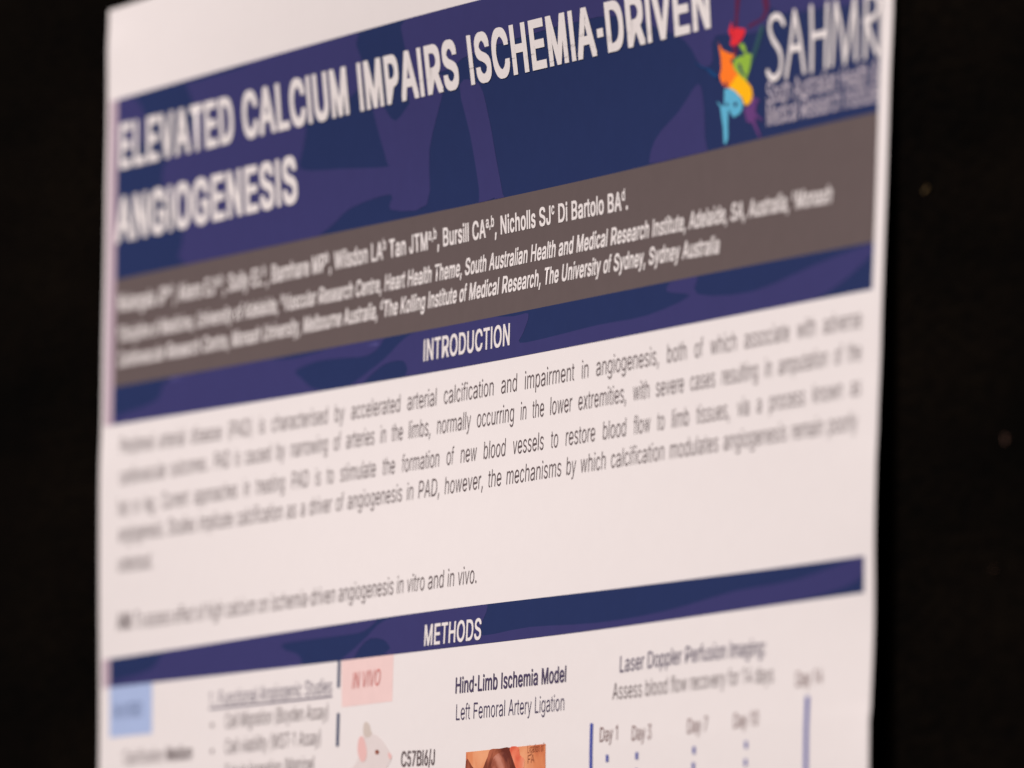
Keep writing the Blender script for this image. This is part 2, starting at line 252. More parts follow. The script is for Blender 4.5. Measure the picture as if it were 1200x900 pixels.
# ------------------------------------------------------------------ lettering
# outlines of a plain grotesque alphabet, 1/1000 em: advance / x,y,x,y...
GLYPHS_SRC = """
A675 /23,0,284,716,389,716,652,0,556,0,404,426,372,524,327,673,345,673,300,522,268,426,120,0 /155,200,155,280,520,280,520,200
B642 /85,0,85,716,339,716,386,713,427,705,463,691,493,672,517,649,536,622,550,592,558,560,560,526,559,497,553,472,544,451,501,402,443,375,443,369,466,365,489,358,511,346,532,329,550,310,566,286,578,258,586,227,588,192,585,157,577,124,563,94,543,67,517,44,485,25,446,11,400,3,347,0 /175,80,345,80,395,84,435,94,464,112,484,135,496,162,500,192,498,216,492,238,482,259,468,277,451,293,430,307,406,317,379,323,349,325,175,325 /175,402,335,402,406,417,425,428,441,442,455,459,465,479,471,500,473,524,469,554,458,580,440,604,414,621,380,632,338,636,175,636
C718 /376,-10,331,-7,289,2,249,16,211,35,177,60,147,89,121,123,98,162,80,205,67,252,59,303,57,358,59,412,67,463,80,510,98,553,121,592,147,626,177,656,211,681,249,700,289,714,331,723,376,726,479,710,510,698,539,682,566,663,590,641,612,616,630,589,646,559,657,526,666,490,575,490,548,555,503,603,444,632,376,642,334,638,295,627,258,608,226,583,198,551,176,512,163,479,153,442,147,401,146,358,148,314,153,274,163,237,176,204,199,165,226,133,259,107,295,89,334,78,376,74,444,84,503,113,548,161,575,226,666,226,658,191,646,158,631,128,612,100,591,75,566,53,539,34,510,19,479,6,446,-2,412,-8
D707 /308,0,135,0,135,80,302,80,344,82,382,89,417,99,447,114,483,139,511,171,533,210,546,243,555,279,560,317,562,359,560,401,555,439,546,475,534,507,512,546,484,577,450,603,420,617,387,627,351,634,311,636,131,636,131,716,317,716,368,713,414,705,457,692,496,673,531,650,562,621,588,588,610,550,627,509,640,463,647,413,650,359,647,305,640,255,627,209,610,167,588,129,561,96,529,67,494,43,453,24,409,11,361,3 /175,716,175,0,85,0,85,716
E589 /85,0,85,716,524,716,524,636,175,636,175,402,500,402,500,322,175,322,175,80,528,80,528,0
F577 /85,0,85,716,519,716,519,636,175,636,175,392,487,392,487,311,175,311,175,0
G732 /378,-10,332,-7,288,2,248,16,210,35,176,60,146,90,120,124,97,163,80,206,67,253,59,303,57,358,59,412,67,463,80,510,97,553,120,592,146,626,176,656,210,681,247,700,286,714,328,723,373,726,410,724,445,718,479,709,511,696,540,680,568,661,592,638,614,613,632,586,648,556,659,525,667,491,574,491,545,553,501,601,444,631,373,642,332,638,294,627,258,609,226,583,198,551,176,512,163,479,153,442,147,401,146,358,148,314,153,274,163,237,176,204,199,165,227,133,259,108,296,89,335,78,378,74,417,77,453,86,485,100,514,120,538,144,558,173,572,207,581,244,584,285,611,280,398,280,398,360,673,360,673,282,670,239,663,199,651,162,635,128,614,97,589,70,561,46,530,26,496,11,459,-1,420,-7
H728 /85,0,85,716,175,716,175,407,552,407,552,716,643,716,643,0,552,0,552,326,175,326,175,0
I278 /94,0,94,716,184,716,184,0
J558 /260,-10,215,-6,175,4,138,22,106,46,80,77,62,114,50,156,47,205,47,243,137,243,137,205,141,164,152,131,171,105,196,85,226,74,260,70,295,74,324,85,349,105,368,131,379,164,383,205,383,716,473,716,473,205,470,156,458,114,440,77,414,46,382,22,346,4,305,-6
K657 /147,205,147,304,196,367,246,427,298,484,512,716,631,716,325,388,321,389 /85,0,85,716,175,716,175,470,174,317,175,272,175,0 /524,0,264,365,321,435,631,0
L553 /85,0,85,716,175,716,175,80,508,80,508,0
M884 /85,0,85,716,213,716,390,263,404,224,421,173,438,118,453,69,432,69,447,116,464,171,482,223,496,263,670,716,799,716,799,0,710,0,710,409,710,460,711,519,712,581,714,643,722,643,700,576,678,511,658,453,642,409,481,0,403,0,240,409,224,452,204,508,182,574,158,643,167,643,169,586,170,523,171,462,172,409,172,0
N737 /85,0,85,716,192,716,483,257,511,212,545,150,582,77,570,75,564,152,562,221,561,274,561,716,652,716,652,0,544,0,284,408,250,465,208,536,151,636,168,639,172,540,175,462,176,409,176,0
O751 /376,-10,331,-7,289,2,249,16,212,35,178,60,147,89,121,123,98,162,80,205,67,252,59,303,57,358,59,412,67,463,80,510,98,553,121,592,147,626,178,656,212,681,249,700,289,714,331,723,376,726,421,723,463,714,503,700,540,681,574,656,604,626,630,592,653,553,671,510,684,463,691,412,694,358,691,303,684,252,671,205,653,162,630,123,604,89,574,60,540,35,503,16,463,2,421,-7 /376,74,417,78,456,89,492,107,524,132,552,164,575,203,588,236,598,273,604,314,605,358,604,402,598,443,588,480,575,513,552,552,524,584,492,609,456,627,417,638,376,642,334,638,295,627,259,609,227,584,199,552,176,513,163,479,153,442,148,402,146,358,148,314,153,273,163,236,176,203,199,164,227,132,259,107,295,89,334,78
P626 /85,0,85,716,331,716,383,713,429,703,468,686,501,664,528,637,549,605,563,569,572,531,575,489,572,448,563,409,549,374,528,342,501,314,468,292,429,275,383,265,331,261,154,261,154,341,327,341,362,343,393,350,418,360,439,375,456,392,469,413,478,437,483,462,485,489,483,517,478,542,469,565,456,586,439,603,418,617,392,628,362,634,327,636,175,636,175,0
Q751 /345,224,440,224,520,119,540,91,659,-67,564,-67,486,37,466,64 /376,-10,331,-7,289,2,249,16,212,35,178,60,147,89,121,123,98,162,80,205,67,252,59,303,57,358,59,412,67,463,80,510,98,553,121,592,147,626,178,656,212,681,249,700,289,714,331,723,376,726,421,723,463,714,503,700,540,681,574,656,604,626,630,592,653,553,671,510,684,463,691,412,694,358,691,303,684,252,671,205,653,162,630,123,604,89,574,60,540,35,503,16,463,2,421,-7 /376,74,417,78,456,89,492,107,524,132,552,164,575,203,588,236,598,273,604,314,605,358,604,402,598,443,588,480,575,513,552,552,524,584,492,609,456,627,417,638,376,642,334,638,295,627,259,609,227,584,199,552,176,513,163,479,153,442,148,402,146,358,148,314,153,273,163,236,176,203,199,164,227,132,259,107,295,89,334,78
R632 /85,0,85,716,332,716,384,713,430,703,469,688,502,666,529,640,550,610,564,575,573,537,576,495,573,454,564,416,550,382,529,352,502,326,469,306,429,290,384,281,332,278,136,278,136,359,329,359,364,361,394,366,419,376,440,388,457,404,470,423,479,445,484,469,486,495,484,523,479,547,470,570,457,589,440,605,419,619,393,628,363,634,328,636,175,636,175,0 /497,0,324,322,426,322,602,0
S629 /315,-12,265,-10,220,-1,179,13,144,32,114,56,90,85,72,117,60,153,54,192,147,192,152,166,160,143,174,123,191,107,211,93,234,83,315,69,346,71,376,76,402,85,426,97,447,112,464,129,476,150,484,172,486,196,484,217,478,236,467,252,416,288,345,313,259,337,217,350,180,367,148,386,121,407,95,440,78,479,73,524,77,563,87,598,105,630,130,658,159,682,194,701,232,715,274,723,320,726,365,723,407,714,445,700,479,682,507,659,531,631,548,601,560,568,564,532,475,532,467,565,450,593,425,616,394,632,358,642,317,645,287,644,260,639,235,630,214,619,196,605,181,589,170,570,164,550,162,529,164,506,172,486,184,469,238,434,299,413,372,393,438,371,505,334,555,278,566,254,573,226,575,195,571,157,561,122,544,89,520,60,491,35,455,15,424,3,391,-6,354,-11
T631 /45,636,45,716,587,716,587,636,361,636,361,0,271,0,271,636
U728 /364,-12,323,-9,285,-3,250,7,217,22,178,46,145,77,119,112,100,153,88,196,85,244,85,716,175,716,175,251,177,218,185,187,198,159,215,134,237,113,263,96,293,83,327,75,364,73,402,75,435,83,465,96,491,113,513,134,530,159,543,187,550,218,553,251,553,716,643,716,643,244,640,196,628,153,609,112,583,77,550,46,512,22,479,7,443,-3,405,-9
V675 /287,0,23,716,119,716,271,290,303,193,349,43,330,43,376,194,408,290,556,716,652,716,391,0
W966 /218,0,23,716,116,716,230,276,247,205,263,132,277,56,266,56,281,132,297,205,315,276,431,716,534,716,650,276,668,205,684,132,700,56,687,56,702,132,718,205,736,276,849,716,942,716,746,0,641,0,518,455,494,551,473,668,492,668,471,556,447,455,324,0
X667 /25,0,306,400,306,333,41,716,147,716,250,564,287,508,315,463,343,411,327,411,355,463,383,508,420,564,526,716,628,716,364,336,364,404,642,0,537,0,411,182,378,232,352,275,324,325,344,325,317,277,290,233,256,182,129,0
Y664 /286,0,286,293,23,716,128,716,271,485,313,411,351,324,315,324,353,412,395,485,536,716,641,716,377,293,377,0
Z617 /59,0,59,65,385,542,431,606,480,669,490,640,402,636,314,636,57,636,57,716,558,716,558,650,237,181,188,113,137,47,127,76,214,80,301,80,562,80,562,0
a548 /225,-12,192,-10,162,-4,133,7,107,22,85,40,67,63,54,89,45,119,43,152,45,181,51,206,61,227,74,244,90,259,109,272,176,296,251,309,329,319,373,331,381,337,386,347,388,358,388,361,375,418,338,453,275,466,210,454,166,423,141,385,58,410,72,440,89,466,111,487,134,504,160,518,187,528,273,541,336,534,402,507,422,492,439,473,454,451,465,424,472,391,474,354,474,0,389,0,389,73,383,73,355,35,303,1 /240,64,270,66,297,72,321,83,341,96,358,113,371,131,380,151,386,172,388,194,388,267,365,256,326,247,282,241,247,236,189,223,146,196,137,183,131,167,129,148,143,102,183,74
b597 /323,-12,292,-10,265,-4,243,5,194,44,166,83,158,83,158,0,74,0,74,716,160,716,160,449,166,449,193,487,241,525,264,534,291,539,322,541,365,537,405,526,440,507,472,482,499,450,520,412,533,379,542,344,547,306,549,266,547,225,542,187,533,151,521,119,499,81,473,48,441,23,405,4,366,-8 /310,66,341,69,369,78,393,92,414,112,431,136,445,164,454,196,460,230,462,267,460,303,454,337,445,368,432,395,415,419,394,438,369,453,341,461,310,464,279,461,251,453,227,439,206,420,189,397,176,370,166,339,161,304,159,267,161,229,166,194,176,162,190,134,207,110,228,91,252,77,279,69
c557 /292,-12,245,-8,203,4,164,23,130,49,102,81,79,120,65,152,56,187,50,224,48,264,50,304,56,342,65,377,79,410,102,448,130,480,164,506,203,526,245,537,292,541,366,531,429,501,478,453,509,390,426,369,409,407,380,437,341,457,292,464,258,461,229,452,204,437,183,416,166,392,153,364,143,332,137,299,136,264,137,229,143,196,153,165,166,137,183,113,204,93,229,78,258,68,292,65,341,73,381,93,410,125,428,165,511,144,480,79,431,30,367,-1
d597 /275,-12,232,-8,193,4,157,23,125,48,99,81,77,119,64,151,55,187,50,225,48,266,50,306,55,344,64,379,77,412,99,450,126,482,157,507,193,526,233,537,275,541,307,539,333,534,356,525,404,487,431,449,437,449,437,716,523,716,523,0,440,0,440,83,432,83,404,44,355,5,333,-4,306,-10 /288,66,319,69,346,77,370,91,391,110,408,134,421,162,431,194,437,229,439,267,437,304,431,339,422,370,408,397,391,420,371,439,346,453,319,461,288,464,256,461,228,453,204,438,183,419,166,395,153,368,143,337,137,303,136,267,137,230,143,196,153,164,166,136,183,112,204,92,229,78,257,69
e568 /298,-12,249,-8,204,4,165,23,130,49,101,81,78,119,65,152,56,186,50,223,48,263,50,303,56,340,65,375,78,408,100,447,128,479,162,506,200,525,242,537,289,541,374,526,401,515,426,499,449,480,470,456,488,429,503,397,514,360,520,319,522,273,522,238,105,238,105,311,476,311,436,284,434,318,428,350,419,378,406,403,390,424,370,442,346,454,319,462,289,465,258,462,230,454,206,441,185,424,167,403,153,379,143,353,137,326,135,297,135,250,137,212,144,179,155,149,171,124,190,103,213,86,239,74,267,67,299,65,357,74,402,102,430,148,514,128,504,101,490,77,472,55,450,36,425,20,398,6,367,-4,334,-10
f357 /321,534,321,460,9,460,9,534 /113,0,113,607,116,636,123,662,135,684,150,703,169,718,190,730,264,746,313,741,342,733,320,659,303,664,274,667,250,665,231,658,217,647,207,632,201,613,199,589,199,0
g598 /291,-212,254,-210,219,-205,188,-197,116,-155,71,-98,143,-57,171,-93,217,-124,291,-137,332,-133,367,-123,397,-106,420,-81,434,-48,438,-8,438,96,431,96,403,58,355,22,332,14,306,8,274,7,233,10,194,20,159,37,127,61,100,91,78,127,65,158,55,192,50,229,48,269,50,309,55,346,65,381,77,413,99,450,126,482,158,507,194,526,233,537,276,541,307,539,334,534,357,525,406,487,433,449,441,449,441,534,524,534,524,-12,521,-56,510,-94,493,-126,470,-153,442,-175,409,-191,372,-203,333,-210 /288,83,319,86,347,93,371,106,392,123,409,144,422,170,432,200,438,234,440,271,438,308,432,341,422,371,409,398,392,421,371,439,347,453,320,461,288,464,257,461,229,453,204,438,183,419,166,396,153,369,143,339,137,306,136,271,137,235,143,202,153,173,167,146,184,124,205,107,229,94,257,86
h577 /160,319,160,0,74,0,74,716,160,716,160,405,144,405,163,449,186,484,214,510,246,527,281,538,320,541,355,539,387,531,415,519,441,501,462,479,480,451,492,419,500,381,503,338,503,0,417,0,417,331,413,370,402,402,384,428,360,448,330,459,296,463,271,461,248,456,226,447,207,434,191,418,178,398,168,375,162,349
i235 /74,0,74,534,160,534,160,0 /118,623,102,625,88,631,76,640,66,652,60,665,58,680,60,695,66,709,76,721,88,730,102,735,118,737,134,735,148,730,160,721,170,709,176,695,178,680,176,665,170,652,160,640,148,631,134,625
j235 /74,534,160,534,160,-42,158,-73,153,-102,143,-127,129,-149,112,-167,91,-182,66,-192,38,-199,5,-201,-14,-201,-14,-122,3,-122,25,-120,43,-113,57,-101,66,-85,72,-65,74,-41 /117,623,102,625,88,631,75,640,65,652,60,665,58,680,60,695,65,709,75,721,88,730,102,735,117,737,133,735,147,730,160,721,170,709,175,695,177,680,175,665,170,652,160,640,147,631,133,625
k536 /155,192,155,298,170,298,400,534,507,534,259,281,249,281 /74,0,74,716,160,716,160,0 /414,0,208,261,269,322,524,0
l222 /68,0,68,716,154,716,154,0
m858 /74,0,74,534,158,534,158,416,151,416,160,443,172,466,186,487,242,529,309,543,345,540,377,528,404,508,426,481,442,450,452,415,440,415,448,440,459,463,475,483,536,528,615,543,645,541,673,535,700,523,724,508,744,487,761,462,774,433,781,398,784,359,784,0,698,0,698,357,694,392,683,420,665,440,642,454,617,462,589,465,566,463,545,458,527,450,486,408,472,348,472,0,386,0,386,366,383,394,373,418,356,438,334,453,309,462,281,465,222,451,205,439,190,425,177,407,168,386,162,362,160,335,160,0
n577 /160,319,160,0,74,0,74,534,157,534,158,405,144,405,163,449,186,484,214,510,246,527,281,538,320,541,355,539,386,531,415,519,440,501,462,479,479,451,492,419,500,381,503,338,503,0,417,0,417,331,413,370,402,402,384,428,360,448,330,459,296,463,271,461,248,456,226,447,207,434,191,418,178,398,168,375,162,349
o584 /292,-12,245,-8,203,4,164,23,130,49,102,81,79,120,65,152,56,187,50,224,48,264,50,304,56,342,65,377,79,410,102,448,130,480,164,506,203,526,245,537,292,541,339,537,381,526,420,506,454,480,483,448,506,410,519,377,529,342,534,304,536,264,534,224,529,187,519,152,506,120,483,81,454,49,420,23,381,4,339,-8 /292,65,325,68,355,78,380,93,402,113,419,137,432,165,442,196,447,229,449,264,447,299,442,332,432,363,419,392,402,416,380,437,355,452,325,461,292,464,258,461,229,452,204,437,183,416,166,392,153,364,143,332,137,299,136,264,137,229,143,196,153,165,166,137,183,113,204,93,229,78,258,68
p597 /74,-201,74,534,158,534,158,449,166,449,193,487,241,525,264,534,291,539,322,541,365,537,405,526,440,507,472,482,499,450,520,412,533,379,542,344,547,306,549,266,547,225,542,187,533,151,521,119,499,81,473,48,441,23,405,4,366,-8,323,-12,292,-10,266,-4,243,5,194,44,166,83,160,83,160,-201 /310,66,341,69,369,78,393,92,414,112,431,136,445,164,454,196,460,230,462,267,460,303,454,337,445,368,432,395,415,419,394,438,369,453,341,461,310,464,279,461,251,453,227,439,206,420,189,397,176,370,166,339,161,304,159,267,161,229,166,194,176,162,190,134,207,110,228,91,252,77,279,69
q597 /523,-201,437,-201,437,83,431,83,404,44,355,5,333,-4,306,-10,275,-12,232,-8,193,4,157,23,125,48,99,81,77,119,64,151,55,187,50,225,48,266,50,306,55,344,64,379,77,412,99,450,126,482,157,507,193,526,233,537,275,541,307,539,333,534,356,525,404,487,432,449,440,449,440,534,523,534 /288,66,319,69,346,77,370,91,391,110,408,134,421,162,431,194,437,229,439,267,437,304,431,339,422,370,408,397,391,420,371,439,346,453,319,461,288,464,256,461,228,453,204,438,183,419,166,395,153,368,143,337,137,303,136,267,137,230,143,196,153,164,166,136,183,112,204,92,229,78,257,69
r365 /74,0,74,534,157,534,157,452,162,452,175,477,192,499,215,517,241,531,269,539,300,542,323,541,343,540,343,454,324,457,291,458,267,457,245,451,224,443,205,431,190,416,177,399,168,379,162,357,160,333,160,0
s514 /256,-12,221,-10,188,-4,158,5,131,17,107,34,87,53,70,76,58,103,50,133,132,150,142,123,156,101,175,85,198,73,225,66,255,64,290,67,319,74,344,88,362,105,374,124,377,145,375,162,368,178,358,191,342,202,322,211,298,218,210,239,166,253,130,271,102,293,82,319,70,350,66,385,69,415,77,442,92,467,111,488,134,507,162,521,193,532,227,539,263,541,298,539,329,534,357,524,382,512,403,496,421,477,456,408,377,390,369,410,357,428,341,444,321,457,295,465,264,468,234,466,207,458,184,446,167,430,156,411,153,390,155,372,162,356,174,342,242,314,323,295,367,281,403,263,431,241,451,215,462,185,466,150,463,120,454,92,440,66,420,44,395,25,366,9,332,-2,296,-9
t320 /287,534,287,460,9,460,9,534 /91,663,177,663,177,137,179,116,184,99,191,86,203,77,219,72,240,70,261,72,284,75,300,2,270,-4,237,-6,194,-2,158,10,130,30,108,57,96,91,91,131
u577 /257,-7,222,-5,191,3,162,15,136,33,115,55,97,83,84,115,77,153,74,196,74,534,160,534,160,203,164,164,175,132,193,105,217,86,247,75,282,71,306,72,329,78,351,87,369,100,386,116,399,136,409,159,415,186,417,215,417,534,503,534,503,0,420,0,420,129,432,129,414,84,390,49,362,24,330,7,295,-4
v548 /229,0,25,534,119,534,233,218,263,122,289,29,259,29,285,122,315,218,429,534,523,534,319,0
w798 /194,0,32,534,123,534,188,301,216,192,247,58,232,58,261,190,290,301,355,534,445,534,509,301,537,191,566,58,551,58,581,190,610,301,676,534,766,534,605,0,519,0,449,242,429,317,409,395,389,475,409,475,389,395,370,316,349,242,280,0
x533 /29,0,241,307,241,241,40,534,141,534,208,430,252,357,292,290,247,290,285,357,328,430,396,534,495,534,294,237,294,301,504,0,404,0,325,120,281,191,243,256,288,256,251,191,209,120,129,0
y548 /67,-195,86,-121,100,-123,146,-125,183,-104,212,-50,229,-2,25,534,119,534,233,218,263,122,289,29,259,29,285,122,315,218,430,534,523,534,287,-82,248,-151,196,-191,129,-204,91,-201
z535 /59,0,59,64,358,450,358,455,67,455,67,534,468,534,468,466,177,85,177,79,477,79,477,0
0638 /319,-10,281,-7,245,1,213,15,183,34,156,58,133,87,113,121,97,160,84,203,75,250,69,302,67,358,69,413,75,465,84,512,97,556,114,595,134,628,157,658,184,682,213,701,246,715,281,723,319,726,357,723,393,715,425,701,455,682,481,658,504,628,524,595,541,556,554,512,563,465,569,413,570,358,569,302,563,250,554,203,541,160,524,121,505,87,482,58,455,34,425,15,393,1,357,-7 /319,70,352,73,382,85,408,104,431,130,450,163,465,202,473,236,479,273,483,314,484,358,483,402,479,442,473,480,465,514,450,553,431,586,408,612,382,632,352,643,319,647,286,643,256,632,229,612,207,586,188,553,173,514,165,480,159,442,155,402,154,358,155,314,159,273,165,236,173,202,188,163,207,130,229,104,256,85,286,73
1638 /388,716,388,0,299,0,299,631,295,631,121,504,121,601,279,716
2638 /90,0,90,67,330,322,397,397,437,460,451,523,449,547,443,569,433,589,420,606,403,621,384,632,315,647,288,645,264,639,242,630,224,617,208,601,195,582,186,560,181,536,179,509,92,509,95,551,105,588,121,623,143,653,170,678,201,698,237,714,275,723,317,726,358,723,396,714,431,699,461,679,487,655,508,627,524,595,533,561,536,524,522,447,473,364,376,253,215,85,215,80,548,80,548,0
3638 /307,-10,264,-7,224,1,187,14,153,32,123,54,99,81,80,112,67,147,62,185,154,185,158,162,166,141,178,123,193,107,212,94,233,83,308,70,387,86,409,97,428,112,443,131,454,152,461,176,463,204,461,229,455,253,445,276,430,297,411,314,387,329,357,340,323,346,283,348,221,348,221,421,405,631,405,636,98,636,98,716,524,716,524,648,297,392,297,407,348,408,393,402,434,388,469,368,499,343,522,313,539,279,550,243,553,204,550,164,539,127,521,93,498,63,469,38,434,18,396,2,353,-7
4638 /56,148,56,223,347,716,437,716,153,234,153,229,581,229,581,148 /396,0,396,171,396,206,396,447,482,447,482,0
5638 /311,-10,270,-7,232,2,197,16,166,34,139,57,117,85,100,115,89,148,84,184,172,184,176,163,183,143,194,125,244,85,311,70,339,72,365,79,389,91,410,106,428,125,442,147,453,172,459,199,461,228,459,258,452,286,441,311,426,334,408,353,387,369,362,380,336,387,307,390,236,378,180,346,95,356,135,716,516,716,516,636,212,636,188,424,192,424,250,457,323,469,355,468,385,462,414,452,440,438,464,421,486,401,504,379,520,353,533,325,543,295,548,263,550,230,547,185,536,144,519,106,496,73,468,45,434,21,397,4,356,-6
6638 /319,-10,276,-6,236,4,200,21,168,43,141,71,119,105,103,142,93,183,89,228,92,263,100,299,112,336,193,479,355,716,453,716,212,368,205,368,232,405,275,432,331,442,372,439,410,430,445,415,474,394,500,368,520,338,535,303,544,264,547,221,544,178,534,139,518,102,495,70,468,43,436,20,400,4,361,-6 /319,68,345,70,370,77,392,88,412,103,429,121,442,143,453,167,459,193,461,221,459,250,453,276,442,300,429,321,412,339,392,354,370,365,345,371,319,373,292,371,267,365,245,354,225,340,208,322,194,301,184,277,178,251,176,223,178,194,184,167,194,143,208,121,225,103,245,88,267,77,292,70
7638 /136,0,455,631,455,636,87,636,87,716,550,716,550,631,232,0
8638 /319,-10,272,-7,230,2,191,16,157,35,128,59,104,87,87,119,77,153,73,190,75,220,81,248,92,275,105,299,122,321,142,339,165,354,189,366,215,372,215,376,182,388,154,407,130,433,113,464,102,498,99,535,102,571,112,603,127,633,149,660,175,682,205,701,240,715,278,723,319,726,359,723,396,715,431,701,461,682,487,660,509,633,525,603,534,571,537,535,534,499,523,465,506,433,483,407,455,388,423,376,423,372,448,366,472,354,494,339,514,321,531,299,545,275,556,248,562,220,564,190,561,153,550,119,533,87,509,59,480,35,446,16,407,2,365,-7 /319,69,349,71,376,76,401,85,422,97,440,111,455,129,465,149,472,171,474,195,472,221,465,244,454,265,438,284,420,300,398,314,374,323,347,329,319,331,290,329,263,323,238,314,216,300,198,284,183,265,171,244,165,221,162,195,165,171,171,149,181,129,196,111,214,97,235,85,260,76,288,71 /319,408,386,423,404,434,420,448,432,465,442,484,447,506,449,529,447,552,442,572,433,591,421,608,405,622,387,633,319,647,250,633,231,622,216,608,204,591,194,572,189,552,187,529,189,506,194,484,204,465,216,448,232,434,250,423
9638 /318,726,361,722,400,712,437,695,469,673,496,645,518,611,534,574,544,533,547,488,545,453,537,417,525,380,444,237,282,0,184,0,424,348,432,348,405,311,361,284,307,274,265,277,227,286,193,301,163,322,137,348,117,378,102,413,92,452,89,495,93,538,103,578,119,614,141,646,169,674,201,696,237,712,276,722 /318,648,292,646,268,639,245,628,225,613,208,595,195,573,184,549,178,523,176,495,178,466,184,440,195,416,208,395,225,377,245,362,268,351,292,345,318,343,345,345,370,351,392,362,412,376,429,394,443,415,453,439,459,465,461,493,459,522,453,549,443,573,429,595,412,613,392,628,370,639,345,646
(384 /125,291,142,456,185,621,248,759,332,759,269,603,227,441,213,291,226,161,265,23,332,-135,248,-135,220,-83,195,-30,174,23,157,77,143,131,133,184,127,238
)384 /52,-135,121,25,159,164,172,291,157,441,116,603,52,759,136,759,199,621,243,455,259,291,257,237,251,183,241,129,227,75,210,21,189,-32,164,-84,136,-135
.264 /134,-6,117,-4,102,2,89,12,78,26,72,41,70,58,72,75,78,90,89,103,102,114,117,120,134,122,151,120,166,114,180,103,190,90,196,75,198,58,196,41,190,26,180,12,166,2,151,-4
,264 /53,-168,95,100,193,100,119,-168
-638 /474,344,474,264,161,264,161,344
:264 /134,-6,117,-4,102,2,89,12,78,26,72,41,70,58,72,75,78,90,89,103,102,114,117,120,134,122,151,120,166,114,180,103,190,90,196,75,198,58,196,41,190,26,180,12,166,2,151,-4 /134,381,117,383,102,389,89,400,78,413,72,428,70,445,72,462,78,477,89,491,102,501,117,507,134,509,151,507,166,501,180,491,190,477,196,462,198,445,196,428,190,413,180,400,166,389,151,383
/351 /331,750,100,-108,20,-108,251,750
&630 /277,-10,232,-7,192,2,155,17,124,36,97,60,76,87,60,118,51,152,48,187,50,217,56,243,67,267,119,330,198,393,304,472,333,496,358,528,369,570,366,591,358,610,346,626,328,639,308,646,284,649,236,638,204,607,193,561,204,511,237,461,287,400,616,0,512,0,241,326,170,412,123,484,114,508,108,534,106,561,109,591,116,619,128,645,144,667,165,687,189,702,217,714,248,720,282,723,316,720,346,714,374,702,398,687,418,668,434,647,446,622,453,597,456,569,444,509,410,457,360,412,217,306,155,246,145,226,139,206,136,185,138,162,144,142,154,123,167,106,183,92,202,81,223,72,246,67,272,65,300,67,327,73,353,83,424,134,443,158,460,184,473,213,483,245,489,279,491,316,574,316,572,273,567,235,558,202,522,130,486,87,469,66,443,43,414,24,382,9,347,-1,312,-8
"""
ADV = {' ': 278, '!': 278, '(': 333, ')': 333, ',': 278, '-': 333, '.': 278, '/': 278, ':': 278, ';': 278, '&': 667, '0': 556, '1': 556, '2': 556, '3': 556, '4': 556, '5': 556, '6': 556, '7': 556, '8': 556, '9': 556, 'A': 667, 'B': 667, 'C': 722, 'D': 722, 'E': 667, 'F': 611, 'G': 778, 'H': 722, 'I': 278, 'J': 500, 'K': 667, 'L': 556, 'M': 833, 'N': 722, 'O': 778, 'P': 667, 'Q': 778, 'R': 722, 'S': 667, 'T': 611, 'U': 722, 'V': 667, 'W': 944, 'X': 667, 'Y': 667, 'Z': 611, 'a': 556, 'b': 556, 'c': 500, 'd': 556, 'e': 556, 'f': 278, 'g': 556, 'h': 556, 'i': 222, 'j': 222, 'k': 500, 'l': 222, 'm': 833, 'n': 556, 'o': 556, 'p': 556, 'q': 556, 'r': 333, 's': 500, 't': 278, 'u': 556, 'v': 500, 'w': 722, 'x': 500, 'y': 500, 'z': 500}
ADVB = {' ': 278, '!': 333, '(': 333, ')': 333, ',': 278, '-': 333, '.': 278, '/': 278, ':': 333, ';': 333, '&': 722, '0': 556, '1': 556, '2': 556, '3': 556, '4': 556, '5': 556, '6': 556, '7': 556, '8': 556, '9': 556, 'A': 722, 'B': 722, 'C': 722, 'D': 722, 'E': 667, 'F': 611, 'G': 778, 'H': 722, 'I': 278, 'J': 556, 'K': 722, 'L': 611, 'M': 833, 'N': 722, 'O': 778, 'P': 667, 'Q': 778, 'R': 722, 'S': 667, 'T': 611, 'U': 722, 'V': 667, 'W': 944, 'X': 667, 'Y': 667, 'Z': 611, 'a': 556, 'b': 611, 'c': 556, 'd': 611, 'e': 556, 'f': 333, 'g': 611, 'h': 611, 'i': 278, 'j': 278, 'k': 556, 'l': 278, 'm': 889, 'n': 611, 'o': 611, 'p': 611, 'q': 611, 'r': 389, 's': 556, 't': 333, 'u': 611, 'v': 556, 'w': 778, 'x': 556, 'y': 556, 'z': 500}
